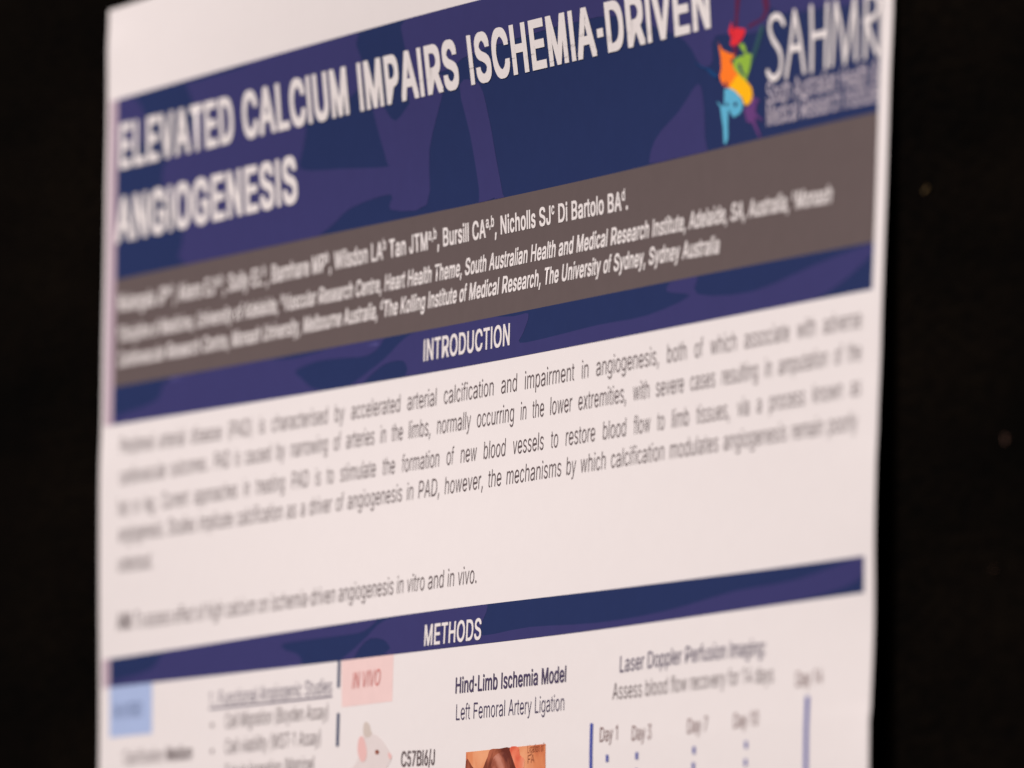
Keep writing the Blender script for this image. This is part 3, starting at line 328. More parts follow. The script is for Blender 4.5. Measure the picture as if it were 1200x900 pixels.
TEXT = {
 't1': ["ELEVATED CALCIUM IMPAIRS ISCHEMIA-DRIVEN",[[15.45,160.05],[169.56,297.18],[306.88,422.46],[432.18,680.12]],[64.184,0.289,-0.356],27.6,1,0],
 't2': ["ANGIOGENESIS",[[13.2,230.85]],[94.894,-0.985],27.6,1,0],
 'in': ["INTRODUCTION",[[371.26,466.93]],[171.878,-0.677],12.5,1,0],
 'me': ["METHODS",[[389.31,452.19]],[290.413,0.222],12,1,0],
 'au': ["Mulangala JP^a,b^, Akers EJ^a,b^, Solly EL^b^, Bamhare MP^b^, Wilsdon LA^b^ Tan JTM^a,b^, Bursill CA^a,b^, Nicholls SJ^c^ Di Bartolo BA^d^.",[[17.56,61.52],[64.17,86.16],[88.81,116.38],[119.38,144.27],[147.26,170.94],[173.97,194.33],[197.4,241.31],[244.32,266.99],[269.96,308.65],[311.68,329.29],[332.41,351.83],[354.96,388.97],[392.03,421.55],[424.56,451.83],[454.83,493.3],[496.35,513.19],[516.35,527.11],[530.27,565.17],[568.23,590.44]],[126.296,-0.619,5.02,5.79],10.6,0,0],
 'a2': ["^a^Discipline of Medicine, University of Adelaide, ^b^Vascular Research Centre, Heart Health Theme, South Australian Health and Medical Research Institute, Adelaide, SA, Australia, ^c^Monash",[[17.52,56.32],[58.65,65.65],[67.99,107.74],[110.33,152.41],[155.08,163.08],[165.74,205.72],[208.38,248.84],[251.5,291.18],[293.76,323.99],[326.55,349.63],[352.25,379.54],[382.16,413.31],[415.86,439.78],[442.33,484.07],[486.68,513.91],[516.53,532.51],[535.17,568.25],[570.92,611.51],[614.15,649.53],[652.13,691.17],[693.77,708.93],[711.55,751.26],[753.9,791.38]],[139.864,-0.272,1.398,1.488],9.6,0,1],
 'a3': ["Cardiovascular Research Centre, Monash University, Melbourne Australia, ^d^The Kolling Institute of Medical Research, The University of Sydney, Sydney Australia",[[18.85,73.47],[75.74,115.08],[117.64,148.95],[151.6,185.09],[187.71,231.65],[234.26,278.1],[280.68,319.58],[322.18,341.92],[344.57,372.56],[375.15,407.33],[409.89,417.7],[420.3,453.14],[455.79,498.51],[501.12,517.03],[519.6,561.02],[563.65,571.68],[574.35,608.26],[610.87,642.82],[645.48,683.19]],[150.296,-1.077,3.718,4.087],9.6,0,1],
 'i1': ["Peripheral arterial disease (PAD) is characterised by accelerated arterial calcification and impairment in angiogenesis, both of which associate with adverse",[[23.21,64.24],[70.1,101.01],[107.59,143.79],[150.63,179.58],[186.5,194.37],[201.46,266.41],[273.45,285.08],[292.26,348.19],[355.23,388.44],[395.52,450.81],[457.77,475.85],[482.91,536.13],[543.14,551.44],[558.38,624.47],[631.45,652.44],[659.46,668.47],[675.49,702.6],[709.5,754.32],[761.22,779.71],[786.47,823.09]],[191.049,-0.567,-0.746,1.279],10.2,0,0],
 'i2': ["cardiovascular outcomes. PAD is caused by narrowing of arteries in the limbs, normally occurring in the lower extremities, with severe cases resulting in amputation of the",[[24.06,80.08],[85.3,129.68],[135.45,154.69],[160.31,166.61],[171.84,202.51],[208.22,218.66],[224.59,267.85],[273.76,282.04],[288.01,320.6],[326.46,333.75],[339.36,352.35],[357.95,383.42],[389.27,427.02],[433.01,473.87],[479.84,487.11],[492.72,505.59],[511.15,534.88],[540.84,591.79],[597.77,615.29],[621.2,650.31],[656.13,681.77],[687.66,724.67],[730.55,738.2],[744.1,792.1],[797.92,805.54],[811.02,823.47]],[203.099,0.329,0.38,-0.592],10.2,0,0],
 'i3': ["foot or leg. Current approaches in treating PAD is to stimulate the formation of new blood vessels to restore blood flow to limb tissues, via a process known as",[[22.61,36.08],[41.67,48.85],[54.44,69.12],[75.42,107.16],[113.75,165.02],[171.81,179.5],[186.35,220.15],[227.16,247.76],[254.7,261.42],[267.87,276.22],[283.14,324.05],[331.12,345.52],[352.69,394.78],[401.77,410.12],[417.05,435.13],[441.95,466.58],[473.55,506.96],[513.89,522.17],[529.05,560.72],[567.76,592.73],[599.8,617.13],[623.88,631.8],[638.36,656.66],[663.57,697.54],[704.48,716.93],[723.68,729.1],[735.85,771.25],[778.24,807.33],[814.29,824.51]],[216.666,0.041,0.155,-0.493],10.2,0,0],
 'i4': ["angiogenesis. Studies implicate calcification as a driver of angiogenesis in PAD, however, the mechanisms by which calcification modulates angiogenesis remain poorly",[[23.79,79.55],[83.29,116.55],[120.68,160.82],[165.03,219.28],[223.62,235.01],[239.47,245.18],[249.43,275.57],[279.89,288.86],[293.3,355.45],[359.81,368.07],[372.47,397.27],[401.66,444.64],[449.02,463.8],[468.19,527.03],[531.36,542.07],[546.26,573.26],[577.62,632.92],[637.35,687.03],[691.49,754.08],[758.47,789.83],[794.07,822.01]],[228.67,-0.54,0.41,1.124],10.2,0,0],
 'i5': ["understood.",[[23.2,65.86]],[244.568,3.135],10.2,0,0],
 'am': ["AIM: To assess effect of high calcium on ischemia-driven angiogenesis in vitro and in vivo.",[[22.68,41.98],[44.59,55.45],[58.03,90.33],[93.21,118.35],[121.21,129.61],[132.41,153.08],[156.12,192.15],[195.11,207.1],[210.1,285.88],[288.89,352.38],[355.38,363.8],[366.8,387.13],[390.12,408.4],[411.45,419.83],[422.83,444.24]],[267.268,0.094,1.754,2.467],10.2,0,0],
 'vt': ["IN VITRO",[[18.12,26.51],[28.84,54.46]],[307.483,2.175],9,0,1],
 'cm': ["Calcification Medium",[[31.17,83.61],[86.32,119.47]],[329.269,3.469],8.8,0,0],
 'f1': ["1. Functional Angiogenic Studies",[[138.15,146.89],[149.8,197.68],[200.56,251.4],[254.26,287.13]],[306.282,4.159,3.505],8.8,0,0],
 'c1': ["Cell Migration (Boyden Assay)",[[158.94,174.92],[177.5,216.95],[219.61,254.67],[257.29,284.21]],[318.644,12.699,11.457],8.8,0,0],
 'c2': ["Cell viability (WST-1 Assay)",[[159.81,176.43],[179.12,211.8],[214.57,247.0],[249.62,276.17]],[327.327,5.619,6.26],8.8,0,0],
 'c3': ["Tubule formation (Matrigel",[[160.64,187.95],[190.43,229.86],[232.49,268.76]],[336.692,-0.567],8.8,0,0],
 'vv': ["IN VIVO",[[309.35,318.28],[320.76,342.1]],[303.694,-2.82],9.3,0,1],
 'c57': ["C57Bl6/J",[[368.33,406.59]],[339.192,4.355],8.8,0,0],
 'hl': ["Hind-Limb Ischemia Model",[[425.57,471.32],[474.11,513.46],[516.19,542.34]],[311.094,0.187],9,0,0],
 'lf': ["Left Femoral Artery Ligation",[[426.98,442.97],[445.64,480.37],[483.01,507.57],[510.13,541.68]],[321.855,1.695,-0.135],9,0,0],
 'ld': ["Laser Doppler Perfusion Imaging:",[[595.5,620.52],[623.3,657.94],[660.69,701.63],[704.33,739.9]],[315.571,-21.133,19.172],9,0,0],
 'as': ["Assess blood flow recovery for 14 days",[[589.59,619.69],[622.28,645.19],[647.79,664.07],[666.61,701.64],[704.18,715.0],[717.58,727.6],[730.11,748.56]],[307.791,69.782,-126.703,76.529],9,0,0],
 'd1': ["Day 1",[[577.92,591.57],[593.7,597.97]],[337.999,-4.183],8,0,0],
 'd3': ["Day 3",[[610.33,624.1],[626.26,630.57]],[335.236,4.545],8,0,0],
 'd7': ["Day 7",[[665.46,679.54],[681.74,686.14]],[339.557,-3.861],8,0,0],
 'd10': ["Day 10",[[710.54,724.42],[726.59,735.27]],[339.133,-2.526],8,0,0],
 'd14': ["Day 14",[[769.46,783.85],[786.1,795.1]],[329.062,-5.62],8,0,0],
 'l1': ["South Australian Health &",[[729.22,752.47],[754.95,794.5],[796.98,822.69],[825.17,831.1]],[95.124,5.065],11.5,0,0],
 'l2': ["Medical Research Institute",[[729.13,759.07],[761.48,798.67],[801.09,831.53]],[107.209,0.198],11.5,0,0],
 'ph1': ["Ligation of",[[504.49,517.53],[518.57,521.68]],[338.796,-4.792],4.6,0,0],
 'ph2': ["FA",[[504.74,512.25]],[344.544,-13.05],4.6,0,0]
}
SHAPE = {
 'head': [[[14.11,32.69],[37.62,34.82],[49.67,44.47],[46.27,54.58],[14.82,54.49]],[[108.81,29.52],[213.38,30.28],[307.52,31.31],[310.14,36.48],[315.79,45.08],[318.28,50.57],[293.31,58.22],[252.38,61.73],[216.79,62.9],[108.76,61.47],[113.48,46.47]],[[78.03,63.99],[119.14,62.36],[216.79,62.9],[242.89,63.75],[238.91,73.77],[235.52,82.08],[282.61,85.63],[331.11,88.87],[333.39,86.95],[326.92,75.18],[322.16,62.14],[333.57,63.83],[346.43,71.22],[367.74,63.98],[387.0,57.32],[407.74,58.44],[400.99,65.45],[381.86,85.67],[375.8,107.82],[334.65,106.73],[336.27,100.53],[290.29,102.58],[265.27,108.82],[230.59,112.6],[98.13,111.55],[95.29,96.49],[71.25,76.01]],[[370.57,30.88],[452.08,30.17],[524.35,29.8],[657.57,29.52],[734.78,29.38],[733.3,52.33],[728.51,70.0],[683.03,67.72],[678.79,77.6],[667.18,77.79],[652.75,66.7],[620.1,57.47],[571.05,49.39],[445.56,51.47],[414.28,55.57],[398.63,56.96],[400.99,65.45],[365.03,66.88],[365.57,44.33]],[[420.63,63.01],[441.82,64.16],[449.03,79.18],[453.3,94.99],[458.75,110.23],[460.22,114.49],[434.45,113.8],[433.33,106.11],[427.49,84.24]],[[663.14,84.73],[668.47,91.23],[669.3,105.59],[667.27,114.03],[616.21,114.13],[618.69,102.61],[644.54,93.29]],[[734.78,29.38],[829.54,31.57],[830.41,65.74],[778.86,66.94],[732.82,61.53]]],
 'intro': [[[83.02,160.11],[182.21,159.28],[226.61,161.12],[280.11,158.89],[309.12,159.03],[328.29,158.17],[319.01,163.58],[304.71,165.49],[280.49,164.63],[251.28,164.17],[227.03,166.57],[234.19,170.28],[246.33,175.02],[256.38,178.16],[134.34,178.27],[14.47,177.15],[14.21,173.34],[65.64,169.09]],[[286.43,177.88],[305.32,173.36],[328.89,167.77],[352.29,160.48],[375.92,158.92],[432.07,158.33],[469.03,160.35],[485.48,160.55],[480.39,167.75],[476.99,171.63],[506.1,171.7],[559.96,170.58],[610.48,170.63],[653.92,166.25],[630.3,162.79],[638.86,158.12],[661.41,158.56],[661.7,166.18],[716.37,169.38],[778.02,163.84],[831.89,160.12],[832.21,163.64],[801.29,173.04],[766.72,177.78],[699.87,177.28],[560.41,177.72],[476.52,177.81],[377.23,177.97],[352.59,177.79],[354.17,174.01],[348.15,170.09],[329.08,170.26],[312.13,174.15],[302.8,177.47]]],
 'meth': [[[85.69,278.17],[143.28,277.14],[225.46,276.95],[295.65,277.4],[334.73,276.45],[320.76,281.09],[296.23,281.7],[256.33,281.62],[226.05,282.03],[229.41,284.7],[241.81,286.7],[249.3,290.27],[237.42,292.62],[144.49,292.2],[13.21,291.68],[13.18,289.06],[64.77,285.74]],[[295.56,291.98],[308.95,288.33],[325.92,283.1],[344.59,277.64],[392.04,275.73],[447.67,276.31],[456.95,277.78],[450.68,285.39],[454.75,289.0],[502.89,287.76],[572.88,289.42],[641.16,288.33],[707.96,284.39],[765.66,283.31],[822.13,278.29],[831.73,277.85],[832.09,284.33],[810.7,289.0],[741.66,291.83],[573.15,292.11],[485.66,292.42],[354.29,292.49],[352.0,289.58],[343.77,285.69],[328.07,284.61],[316.77,287.98],[309.43,292.24]]],
 'logo': [["dark_red",[[699.67,66.9],[701.25,62.25],[702.22,55.72],[703.36,47.54],[706.45,47.86],[706.68,56.18],[704.47,61.92],[703.88,67.33]]],["dark_red",[[712.02,67.33],[716.86,66.17],[724.79,65.49],[728.43,63.39],[727.81,60.35],[726.8,57.6],[724.68,54.07],[727.8,53.74],[732.21,58.16],[733.24,60.91],[731.55,63.71],[727.51,66.1],[719.97,67.15],[713.57,67.98]]],["dark_red",[[697.18,72.79],[704.03,72.98],[702.15,76.93],[699.73,76.69],[697.41,75.13]]],["red",[[700.91,66.37],[706.45,67.26],[710.78,68.03],[709.87,69.76],[707.77,71.2],[703.62,73.1],[697.95,73.36],[696.0,72.34],[697.58,69.84],[698.56,67.62]]],["orange",[[685.24,71.76],[688.96,73.96],[693.73,75.43],[697.33,76.29],[700.54,76.77],[697.98,78.51],[695.55,78.27],[698.61,81.22],[701.35,83.14],[704.52,84.78],[706.06,86.58],[702.74,87.58],[697.77,88.42],[694.44,89.09],[689.53,88.35],[686.38,85.99],[685.04,83.86],[686.93,80.73],[686.68,76.72]]],["yellow",[[693.79,89.02],[697.87,86.77],[701.66,84.83],[705.3,85.52],[709.27,87.56],[712.45,89.19],[715.47,91.13],[716.18,94.16],[714.81,96.33],[710.93,97.6],[708.25,96.85],[706.13,94.18],[700.08,91.45]]],["green",[[704.41,73.35],[708.6,73.21],[710.57,75.13],[711.01,77.32],[716.58,78.37],[715.38,81.55],[712.62,85.24],[710.51,87.18],[711.81,88.96],[710.06,88.13],[705.28,85.84],[701.31,83.8],[698.57,81.88],[698.54,79.89],[700.01,78.54],[704.1,78.05],[709.36,77.98],[708.63,76.59],[705.91,74.99]]],["navy",[[703.15,80.34],[705.54,81.08],[707.02,83.7],[709.75,85.95],[710.12,86.65],[706.14,84.94],[703.66,82.71]]],["dark_green",[[716.18,78.33],[720.42,73.47],[724.25,68.24],[726.64,67.83],[728.16,68.97],[724.38,73.87],[720.17,78.73],[715.14,83.18],[712.59,85.9],[714.79,82.16]]],["light_blue",[[689.49,89.1],[694.84,89.39],[699.3,90.71],[704.91,93.73],[707.12,96.25],[706.38,98.49],[703.86,100.06],[697.62,100.96],[694.79,98.87],[693.04,97.22],[692.39,100.79],[692.09,104.4],[692.13,108.36],[690.23,110.5],[688.13,110.3],[687.8,107.3],[687.5,103.97],[686.01,99.53],[684.81,95.28],[688.7,95.65]]],["navy",[[697.84,95.53],[699.91,95.23],[701.95,95.92],[701.33,96.85],[699.43,97.0],[698.05,96.38]]],["navy",[[690.16,94.8],[691.67,94.61],[693.12,95.41],[692.42,96.17],[690.61,95.83]]],["purple",[[707.61,98.6],[711.74,97.85],[715.05,96.68],[716.5,94.52],[718.75,95.39],[723.59,96.84],[720.33,97.19],[719.02,101.0],[718.55,104.24],[723.39,110.26],[724.2,111.97],[720.12,108.98],[716.08,104.99],[710.76,103.84],[709.18,101.06]]],["dark_red",[[689.22,86.76],[691.3,86.46],[692.7,87.92],[692.0,88.52],[689.97,87.99]]],["dark_blue",[[660.71,75.99],[665.57,77.3],[672.02,79.27],[674.39,80.5],[671.16,79.58],[665.51,77.8]]],["red",[[696.64,69.42],[695.24,66.95],[697.16,65.16],[698.1,63.59],[698.76,65.32],[699.07,67.34],[698.4,69.6]]],["orange",[[684.88,69.57],[685.53,71.29],[687.84,72.85],[687.31,74.13],[685.95,73.0]]],["light_blue",[[684.55,95.42],[682.94,94.27],[682.17,93.2],[684.36,94.24],[686.64,95.29]]],["purple",[[715.42,98.03],[719.42,101.37],[725.09,104.2],[728.33,105.15],[723.45,104.37],[718.58,102.6]]],["dark_blue",[[671.62,79.06],[676.1,80.0],[680.09,81.72],[683.67,83.4],[682.76,84.47],[679.13,83.29],[675.95,81.65]]]],
 'blue_box': [[13.09,290.55],[38.11,291.27],[67.13,291.19],[67.4,302.58],[67.8,313.78],[38.77,313.56],[13.35,313.48],[13.33,300.32]],
 'pink_box': [[296.34,291.83],[327.06,291.97],[356.18,292.22],[356.35,302.02],[356.65,311.45],[329.24,311.58],[298.72,311.61],[297.43,301.28]],
 'photo': [[439.72,335.13],[480.66,334.93],[523.19,334.83],[524.03,351.1],[524.57,366.36],[483.82,366.42],[441.39,366.89]],
 'photo_dark': [[465.71,334.98],[475.45,334.96],[486.11,334.98],[490.35,339.46],[495.42,345.55],[497.61,353.01],[486.18,357.06],[470.74,359.53],[454.95,356.07],[453.67,347.85],[459.32,341.34],[463.0,337.76]],
 'photo_mid': [[471.75,337.33],[481.4,336.57],[485.57,340.03],[486.72,345.25],[478.18,350.14],[468.35,347.59],[467.13,340.86]],
 'photo_red': [[486.11,334.98],[494.8,335.0],[497.0,338.24],[501.98,340.62],[500.29,347.2],[502.42,353.17],[497.66,354.49],[494.45,345.52],[489.38,339.43]],
 'photo_corner': [[440.03,338.46],[446.51,340.9],[454.57,345.64],[453.86,353.06],[440.73,355.63]],
 'ear1': [[324.7,322.79],[325.06,319.76],[327.71,318.72],[331.43,320.0],[333.12,322.34],[334.95,323.93],[330.85,325.3],[326.15,324.75]],
 'ear2': [[319.29,326.41],[321.68,324.59],[324.89,324.93],[327.91,327.85],[329.72,331.72],[328.46,334.34],[324.93,335.21],[321.41,333.72],[319.02,330.59]],
 'mouse': [[326.15,324.75],[332.84,323.85],[340.3,324.88],[346.79,327.01],[352.71,330.24],[357.15,333.41],[357.33,335.68],[353.04,339.32],[357.45,344.77],[355.7,353.06],[345.48,358.83],[315.92,359.51],[298.59,354.41],[296.11,346.67],[306.52,339.33],[316.91,335.85],[321.79,330.68]],
 'eye': [[341.23,330.75],[343.16,331.2],[343.64,331.89],[342.85,332.55],[340.97,332.64],[339.46,332.13],[339.18,331.36],[339.98,330.86]],
 'nose': [[354.54,332.19],[357.12,333.11],[358.04,334.2],[357.29,335.23],[355.17,334.71],[354.01,333.31]],
 'bars': [["ink_blue",[[292.31,292.19],[295.3,292.32],[295.67,303.34],[292.68,303.21]]],["ink_blue",[[293.59,313.88],[296.78,314.01],[296.88,327.81],[293.69,327.7]]],["ink_blue",[[294.6,338.35],[297.79,338.46],[297.45,352.61],[294.27,352.51]]],["line_blue",[[568.12,328.64],[571.25,328.78],[572.33,366.36],[569.21,366.25]]],["line_blue",[[779.56,328.26],[783.3,328.44],[783.38,371.55],[779.65,371.41]]],["line_blue",[[585.14,341.69],[587.91,341.81],[588.0,344.63],[585.24,344.51]]],["line_blue",[[614.94,342.03],[617.68,342.16],[617.77,344.95],[615.04,344.83]]],["line_blue",[[671.79,342.54],[674.48,342.66],[674.57,345.43],[671.88,345.3]]],["line_blue",[[671.31,348.6],[674.0,348.72],[674.09,351.49],[671.4,351.37]]],["line_blue",[[722.56,342.77],[725.2,342.89],[725.29,345.63],[722.64,345.51]]],["line_blue",[[722.27,349.53],[724.92,349.64],[725.0,352.38],[722.36,352.26]]],["line_blue",[[585.01,348.05],[587.78,348.16],[587.87,350.98],[585.11,350.86]]],["line_blue",[[614.81,348.35],[617.55,348.47],[617.64,351.26],[614.9,351.14]]],["line_blue",[[671.18,354.84],[673.87,354.96],[673.96,357.73],[671.27,357.61]]],["line_blue",[[721.98,356.09],[724.62,356.2],[724.71,358.94],[722.07,358.82]]]],
 'underline': [[139.23,305.56],[197.77,305.87],[249.01,306.15],[287.23,306.25],[287.31,306.96],[249.09,306.87],[197.84,306.6],[139.28,306.3]],
 'bullets': [[[141.83,312.1],[144.48,312.21],[144.62,314.05],[141.97,313.94]],[[142.67,323.34],[145.33,323.44],[145.47,325.28],[142.81,325.18]]],
 'strokes': [[[746.15,69.41],[742.96,66.76],[738.68,65.82],[734.53,66.98],[733.45,70.34],[736.02,74.55],[741.8,79.08],[743.73,83.21],[742.47,87.52],[738.02,89.64],[733.84,88.88],[730.89,86.63]],[[748.15,89.79],[751.79,80.57],[756.1,65.99]],[[756.1,65.99],[760.61,76.54],[764.69,89.69]],[[751.8,79.84],[760.24,80.04]],[[771.05,65.81],[771.63,77.65],[771.49,89.87]],[[785.29,66.05],[784.85,76.53],[784.51,89.67]],[[771.62,76.92],[785.2,76.96]],[[789.71,89.45],[791.15,77.17],[792.65,66.32]],[[792.65,66.32],[798.0,77.86],[801.21,89.6]],[[801.21,89.6],[805.39,78.6],[808.94,66.29]],[[808.94,66.29],[810.41,76.67],[811.13,89.35]],[[818.85,89.37],[818.87,77.52],[818.97,66.1]],[[818.97,66.1],[825.65,66.55],[828.87,69.3],[828.72,73.17],[824.92,75.21],[817.67,75.7]],[[819.36,75.87],[824.15,82.4],[829.54,88.96]],[[831.52,66.66],[832.07,77.86],[832.36,89.23]]]
}
GL = {}
for ln in GLYPHS_SRC.strip('\n').split('\n'):
    ch, rest = ln[0], ln[1:].split(' /')
    cs = []
    for s in rest[1:]:
        q = [int(t) for t in s.split(',')]; cs.append([(q[j]/1000, q[j+1]/1000) for j in range(0, len(q), 2)])
    GL[ch] = (int(rest[0])/1000, cs)
_cache = {}
def area2(c): return sum(c[i-1][0]*c[i][1] - c[i][0]*c[i-1][1] for i in range(len(c)))
def thinned(c, dx, dy, sg):
    """outline drawn inwards, for the hairline look of small body type"""
    out = []; n = len(c)
    for i in range(n):
        a, b, e = Vector(c[i-1]), Vector(c[i]), Vector(c[(i+1) % n])
        n1 = Vector((b.y-a.y, a.x-b.x)); n2 = Vector((e.y-b.y, b.x-e.x))
        if n1.length < 1e-6 or n2.length < 1e-6: out.append(tuple(b)); continue
        n1.normalize(); n2.normalize(); nn = n1 + n2
        if nn.length < 1e-3: out.append(tuple(b)); continue
        nn.normalize(); k = min(1/max(nn.dot(n1), .3), 1.35)
        out.append((b.x - sg*nn.x*dx*k, b.y - sg*nn.y*dy*k))
    return out
# weight: bold advance widths?, spread of the strokes, thinning of the strokes
WEIGHT = {'light': (0, 0, .014), 'regular': (0, 0, 0), 'medium': (0, .020, 0), 'heavy': (0, .030, 0), 'bold': (1, .024, 0), 'black': (1, .041, 0)}
def glyph(ch, weight):
    if (ch, weight) in _cache: return _cache[ch, weight]
    wide, dx, thin = WEIGHT[weight]; dy = dx*.6
    adv, cs = GL[ch]; A = (ADVB if wide else ADV)[ch]/1000
    sg = 1 if area2(max(cs, key=lambda c: abs(area2(c)))) > 0 else -1
    k = (A - 2*dx*.55)/adv
    cs = [[(x*k, y) for x, y in c] for c in cs]
    if thin: cs = [thinned(c, thin, .004, sg) for c in cs]
    cs = [[(x + dx*.55, (y + dy)*.716/(.716 + 2*dy)) for x, y in c] for c in cs]
    # contours that turn the same way as the largest are solid, the others are counters cut out of one of them
    solid = [[c] for c in cs if area2(c)*sg > 0]
    for c in cs:
        if area2(c)*sg <= 0:
            x, y = c[0]
            inside = [g for g in solid if min(p[0] for p in g[0]) < x < max(p[0] for p in g[0]) and min(p[1] for p in g[0]) < y < max(p[1] for p in g[0])]
            (min(inside, key=lambda g: abs(area2(g[0]))) if inside else solid[0]).append(c)
    groups = []
    for g in solid:
        groups.append(([p for c in g for p in c], tessellate_polygon([[Vector((x*1000, y*1000, 0)) for x, y in c] for c in g])))
    if dx:   # heavier strokes: the outline struck several times, a hair apart
        groups = [([(x + sx*dx, y + sy*dy) for x, y in pts], tr) for pts, tr in groups for sx in ((-1, 0, 1) if dx > .022 else (-1, 1)) for sy in (-1, 1)]
    _cache[ch, weight] = (A, groups)
    return _cache[ch, weight]

def lettering(key, name, mat, parent, lift=.45, weight=None, first_words=None):
    text, spans, vc, size, bold, italic = TEXT[key]
    adv = ADVB if bold else ADV; pr = Print(); words = text.split(' ')
    for w, (a, b) in zip(words, spans):
        wt = weight or ('bold' if bold else 'medium' if first_words and w in first_words else 'light')
        nat = 0; sup = False
        for c in w:
            if c == '^': sup = not sup
            else: nat += adv[c]/1000*(.62 if sup else 1)
        kx = (b - a)/nat; x = a; sup = False
        for c in w:
            if c == '^': sup = not sup; continue
            q = .62 if sup else 1.0
            _, groups = glyph(c, wt); A = adv[c]/1000
            up = .36*size if sup else 0
            for gi, (pts, tr) in enumerate(groups):
                out = []
                for px, py in pts:
                    u = x + (px*q + (.2*(py*q) if italic else 0))*kx
                    t = (u - 420)/420
                    out.append((u, sum(cc*t**i for i, cc in enumerate(vc)) - py*q*size - up))
                pr.tris(out, tr, lift=.004*gi)
            x += A*q*kx
    return pr.build(name, mat, parent, lift)

# ================================================================== THE BOARD
def rounded_box(name, x0, x1, y0, y1, z0, z1, mat, parent=None, bevel=.004):
    bm = bmesh.new(); bmesh.ops.create_cube(bm, size=1)
    for v in bm.verts: v.co = Vector(((x0+x1)/2 + v.co.x*(x1-x0), (y0+y1)/2 + v.co.y*(y1-y0), (z0+z1)/2 + v.co.z*(z1-z0)))
    bmesh.ops.bevel(bm, geom=bm.edges[:], offset=bevel, segments=2, affect='EDGES')
    me = bpy.data.meshes.new(name); bm.to_mesh(me); bm.free(); me.materials.append(mat)
    o = bpy.data.objects.new(name, me); COL.objects.link(o); o.parent = parent
    return o
board = rounded_box('display_board', -1.15, 1.75, .0075, .0335, .35, 2.45, FELT)
tag(board, 'black felt covered display board that carries the printed poster', 'display board')

# ================================================================== THE POSTER
poster = bpy.data.objects.new('research_poster', None); COL.objects.link(poster)
poster.empty_display_size = .1
tag(poster, 'white paper research poster with navy bands hanging slightly curled on the black board', 'poster')

# the sheet: front, back and rim, following the bulge of the hanging paper
us = [W*i/160 for i in range(161)]
vs = [V_TOP + (V1 - V_TOP)*j/76 for j in range(76)] + [V1 + (V_BOTTOM - V1)*j/24 for j in range(25)]
nu, nv = len(us), len(vs); V = []; F = []
for off in (0.0, -.28):
    for v in vs:
        for u in us: V.append(on_sheet(u, v, off))
n = nu*nv
for j in range(nv-1):
    for i in range(nu-1):
        a = j*nu + i; F.append((a, a+nu, a+nu+1, a+1)); F.append((n+a, n+a+1, n+a+nu+1, n+a+nu))
for i in range(nu-1):
    F.append((i, i+1, n+i+1, n+i)); a = (nv-1)*nu + i; F.append((a, n+a, n+a+1, a+1))
for j in range(nv-1):
    a = j*nu; F.append((a, n+a, n+a+nu, a+nu)); a += nu-1; F.append((a, a+nu, n+a+nu, n+a))
link('paper_sheet', V, F, M['paper'], poster, smooth=False)
for o_ in bpy.data.objects['paper_sheet'].data.polygons: o_.use_smooth = True
bpy.data.objects['paper_sheet'].data.set_sharp_from_angle(angle=math.radians(50))

def band(name, lo, hi, mat, lift=.12):
    pr = Print(); n = 56
    for i in range(n):
        u0 = ML + (MR-ML)*i/n; u1 = ML + (MR-ML)*(i+1)/n
        pr.tris([(u0, edge(lo, u0)), (u1, edge(lo, u1)), (u1, edge(hi, u1)), (u0, edge(hi, u0))], [(0, 1, 2), (0, 2, 3)])
    return pr.build(name, mat, poster, lift, grid=6)

def patches(key, parent, clamp):
    for k, q in enumerate(SHAPE[key]):
        pr = Print(); pr.poly(smooth_closed(q, 3)); pr.build('vessel_pattern', M['violet'], parent, .24 + .025*k, grid=6, clamp=clamp)

def fringe_strip(lo, hi, parent):
    # left-margin strip painted mauve in place of lens blur and colour fringing
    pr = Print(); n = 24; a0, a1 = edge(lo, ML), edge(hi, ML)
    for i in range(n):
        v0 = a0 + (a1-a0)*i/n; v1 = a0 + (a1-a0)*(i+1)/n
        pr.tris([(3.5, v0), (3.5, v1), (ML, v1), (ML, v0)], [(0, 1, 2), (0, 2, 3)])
    pr.build('painted_lens_fringe', M['mauve'], parent, .10)

header = band('header_band', 'ht', 'gt', M['navy'])
patches('head', header, ('ht', 'gt'))
lettering('t1', 'title_line', M['white_ink'], header, lift=.75, weight='black')
lettering('t2', 'title_line', M['white_ink'], header, lift=.75, weight='black')

fringe_strip('ht', 'gt', header)
authors = band('author_band', 'gt', 'gb', M['grey'])
for k in ('au', 'a2', 'a3'): lettering(k, 'author_line', M['white_ink'], authors, weight='heavy')

fringe_strip('gt', 'gb', authors)
intro = band('section_band', 'gb', 'b2', M['navy'])
patches('intro', intro, ('gb', 'b2')); lettering('in', 'heading_text', M['white_ink'], intro, lift=.6)
fringe_strip('gb', 'b2', intro)
meth = band('section_band', 'mt', 'mb', M['navy'])
patches('meth', meth, ('mt', 'mb')); lettering('me', 'heading_text', M['white_ink'], meth, lift=.6)

fringe_strip('mt', 'mb', meth)

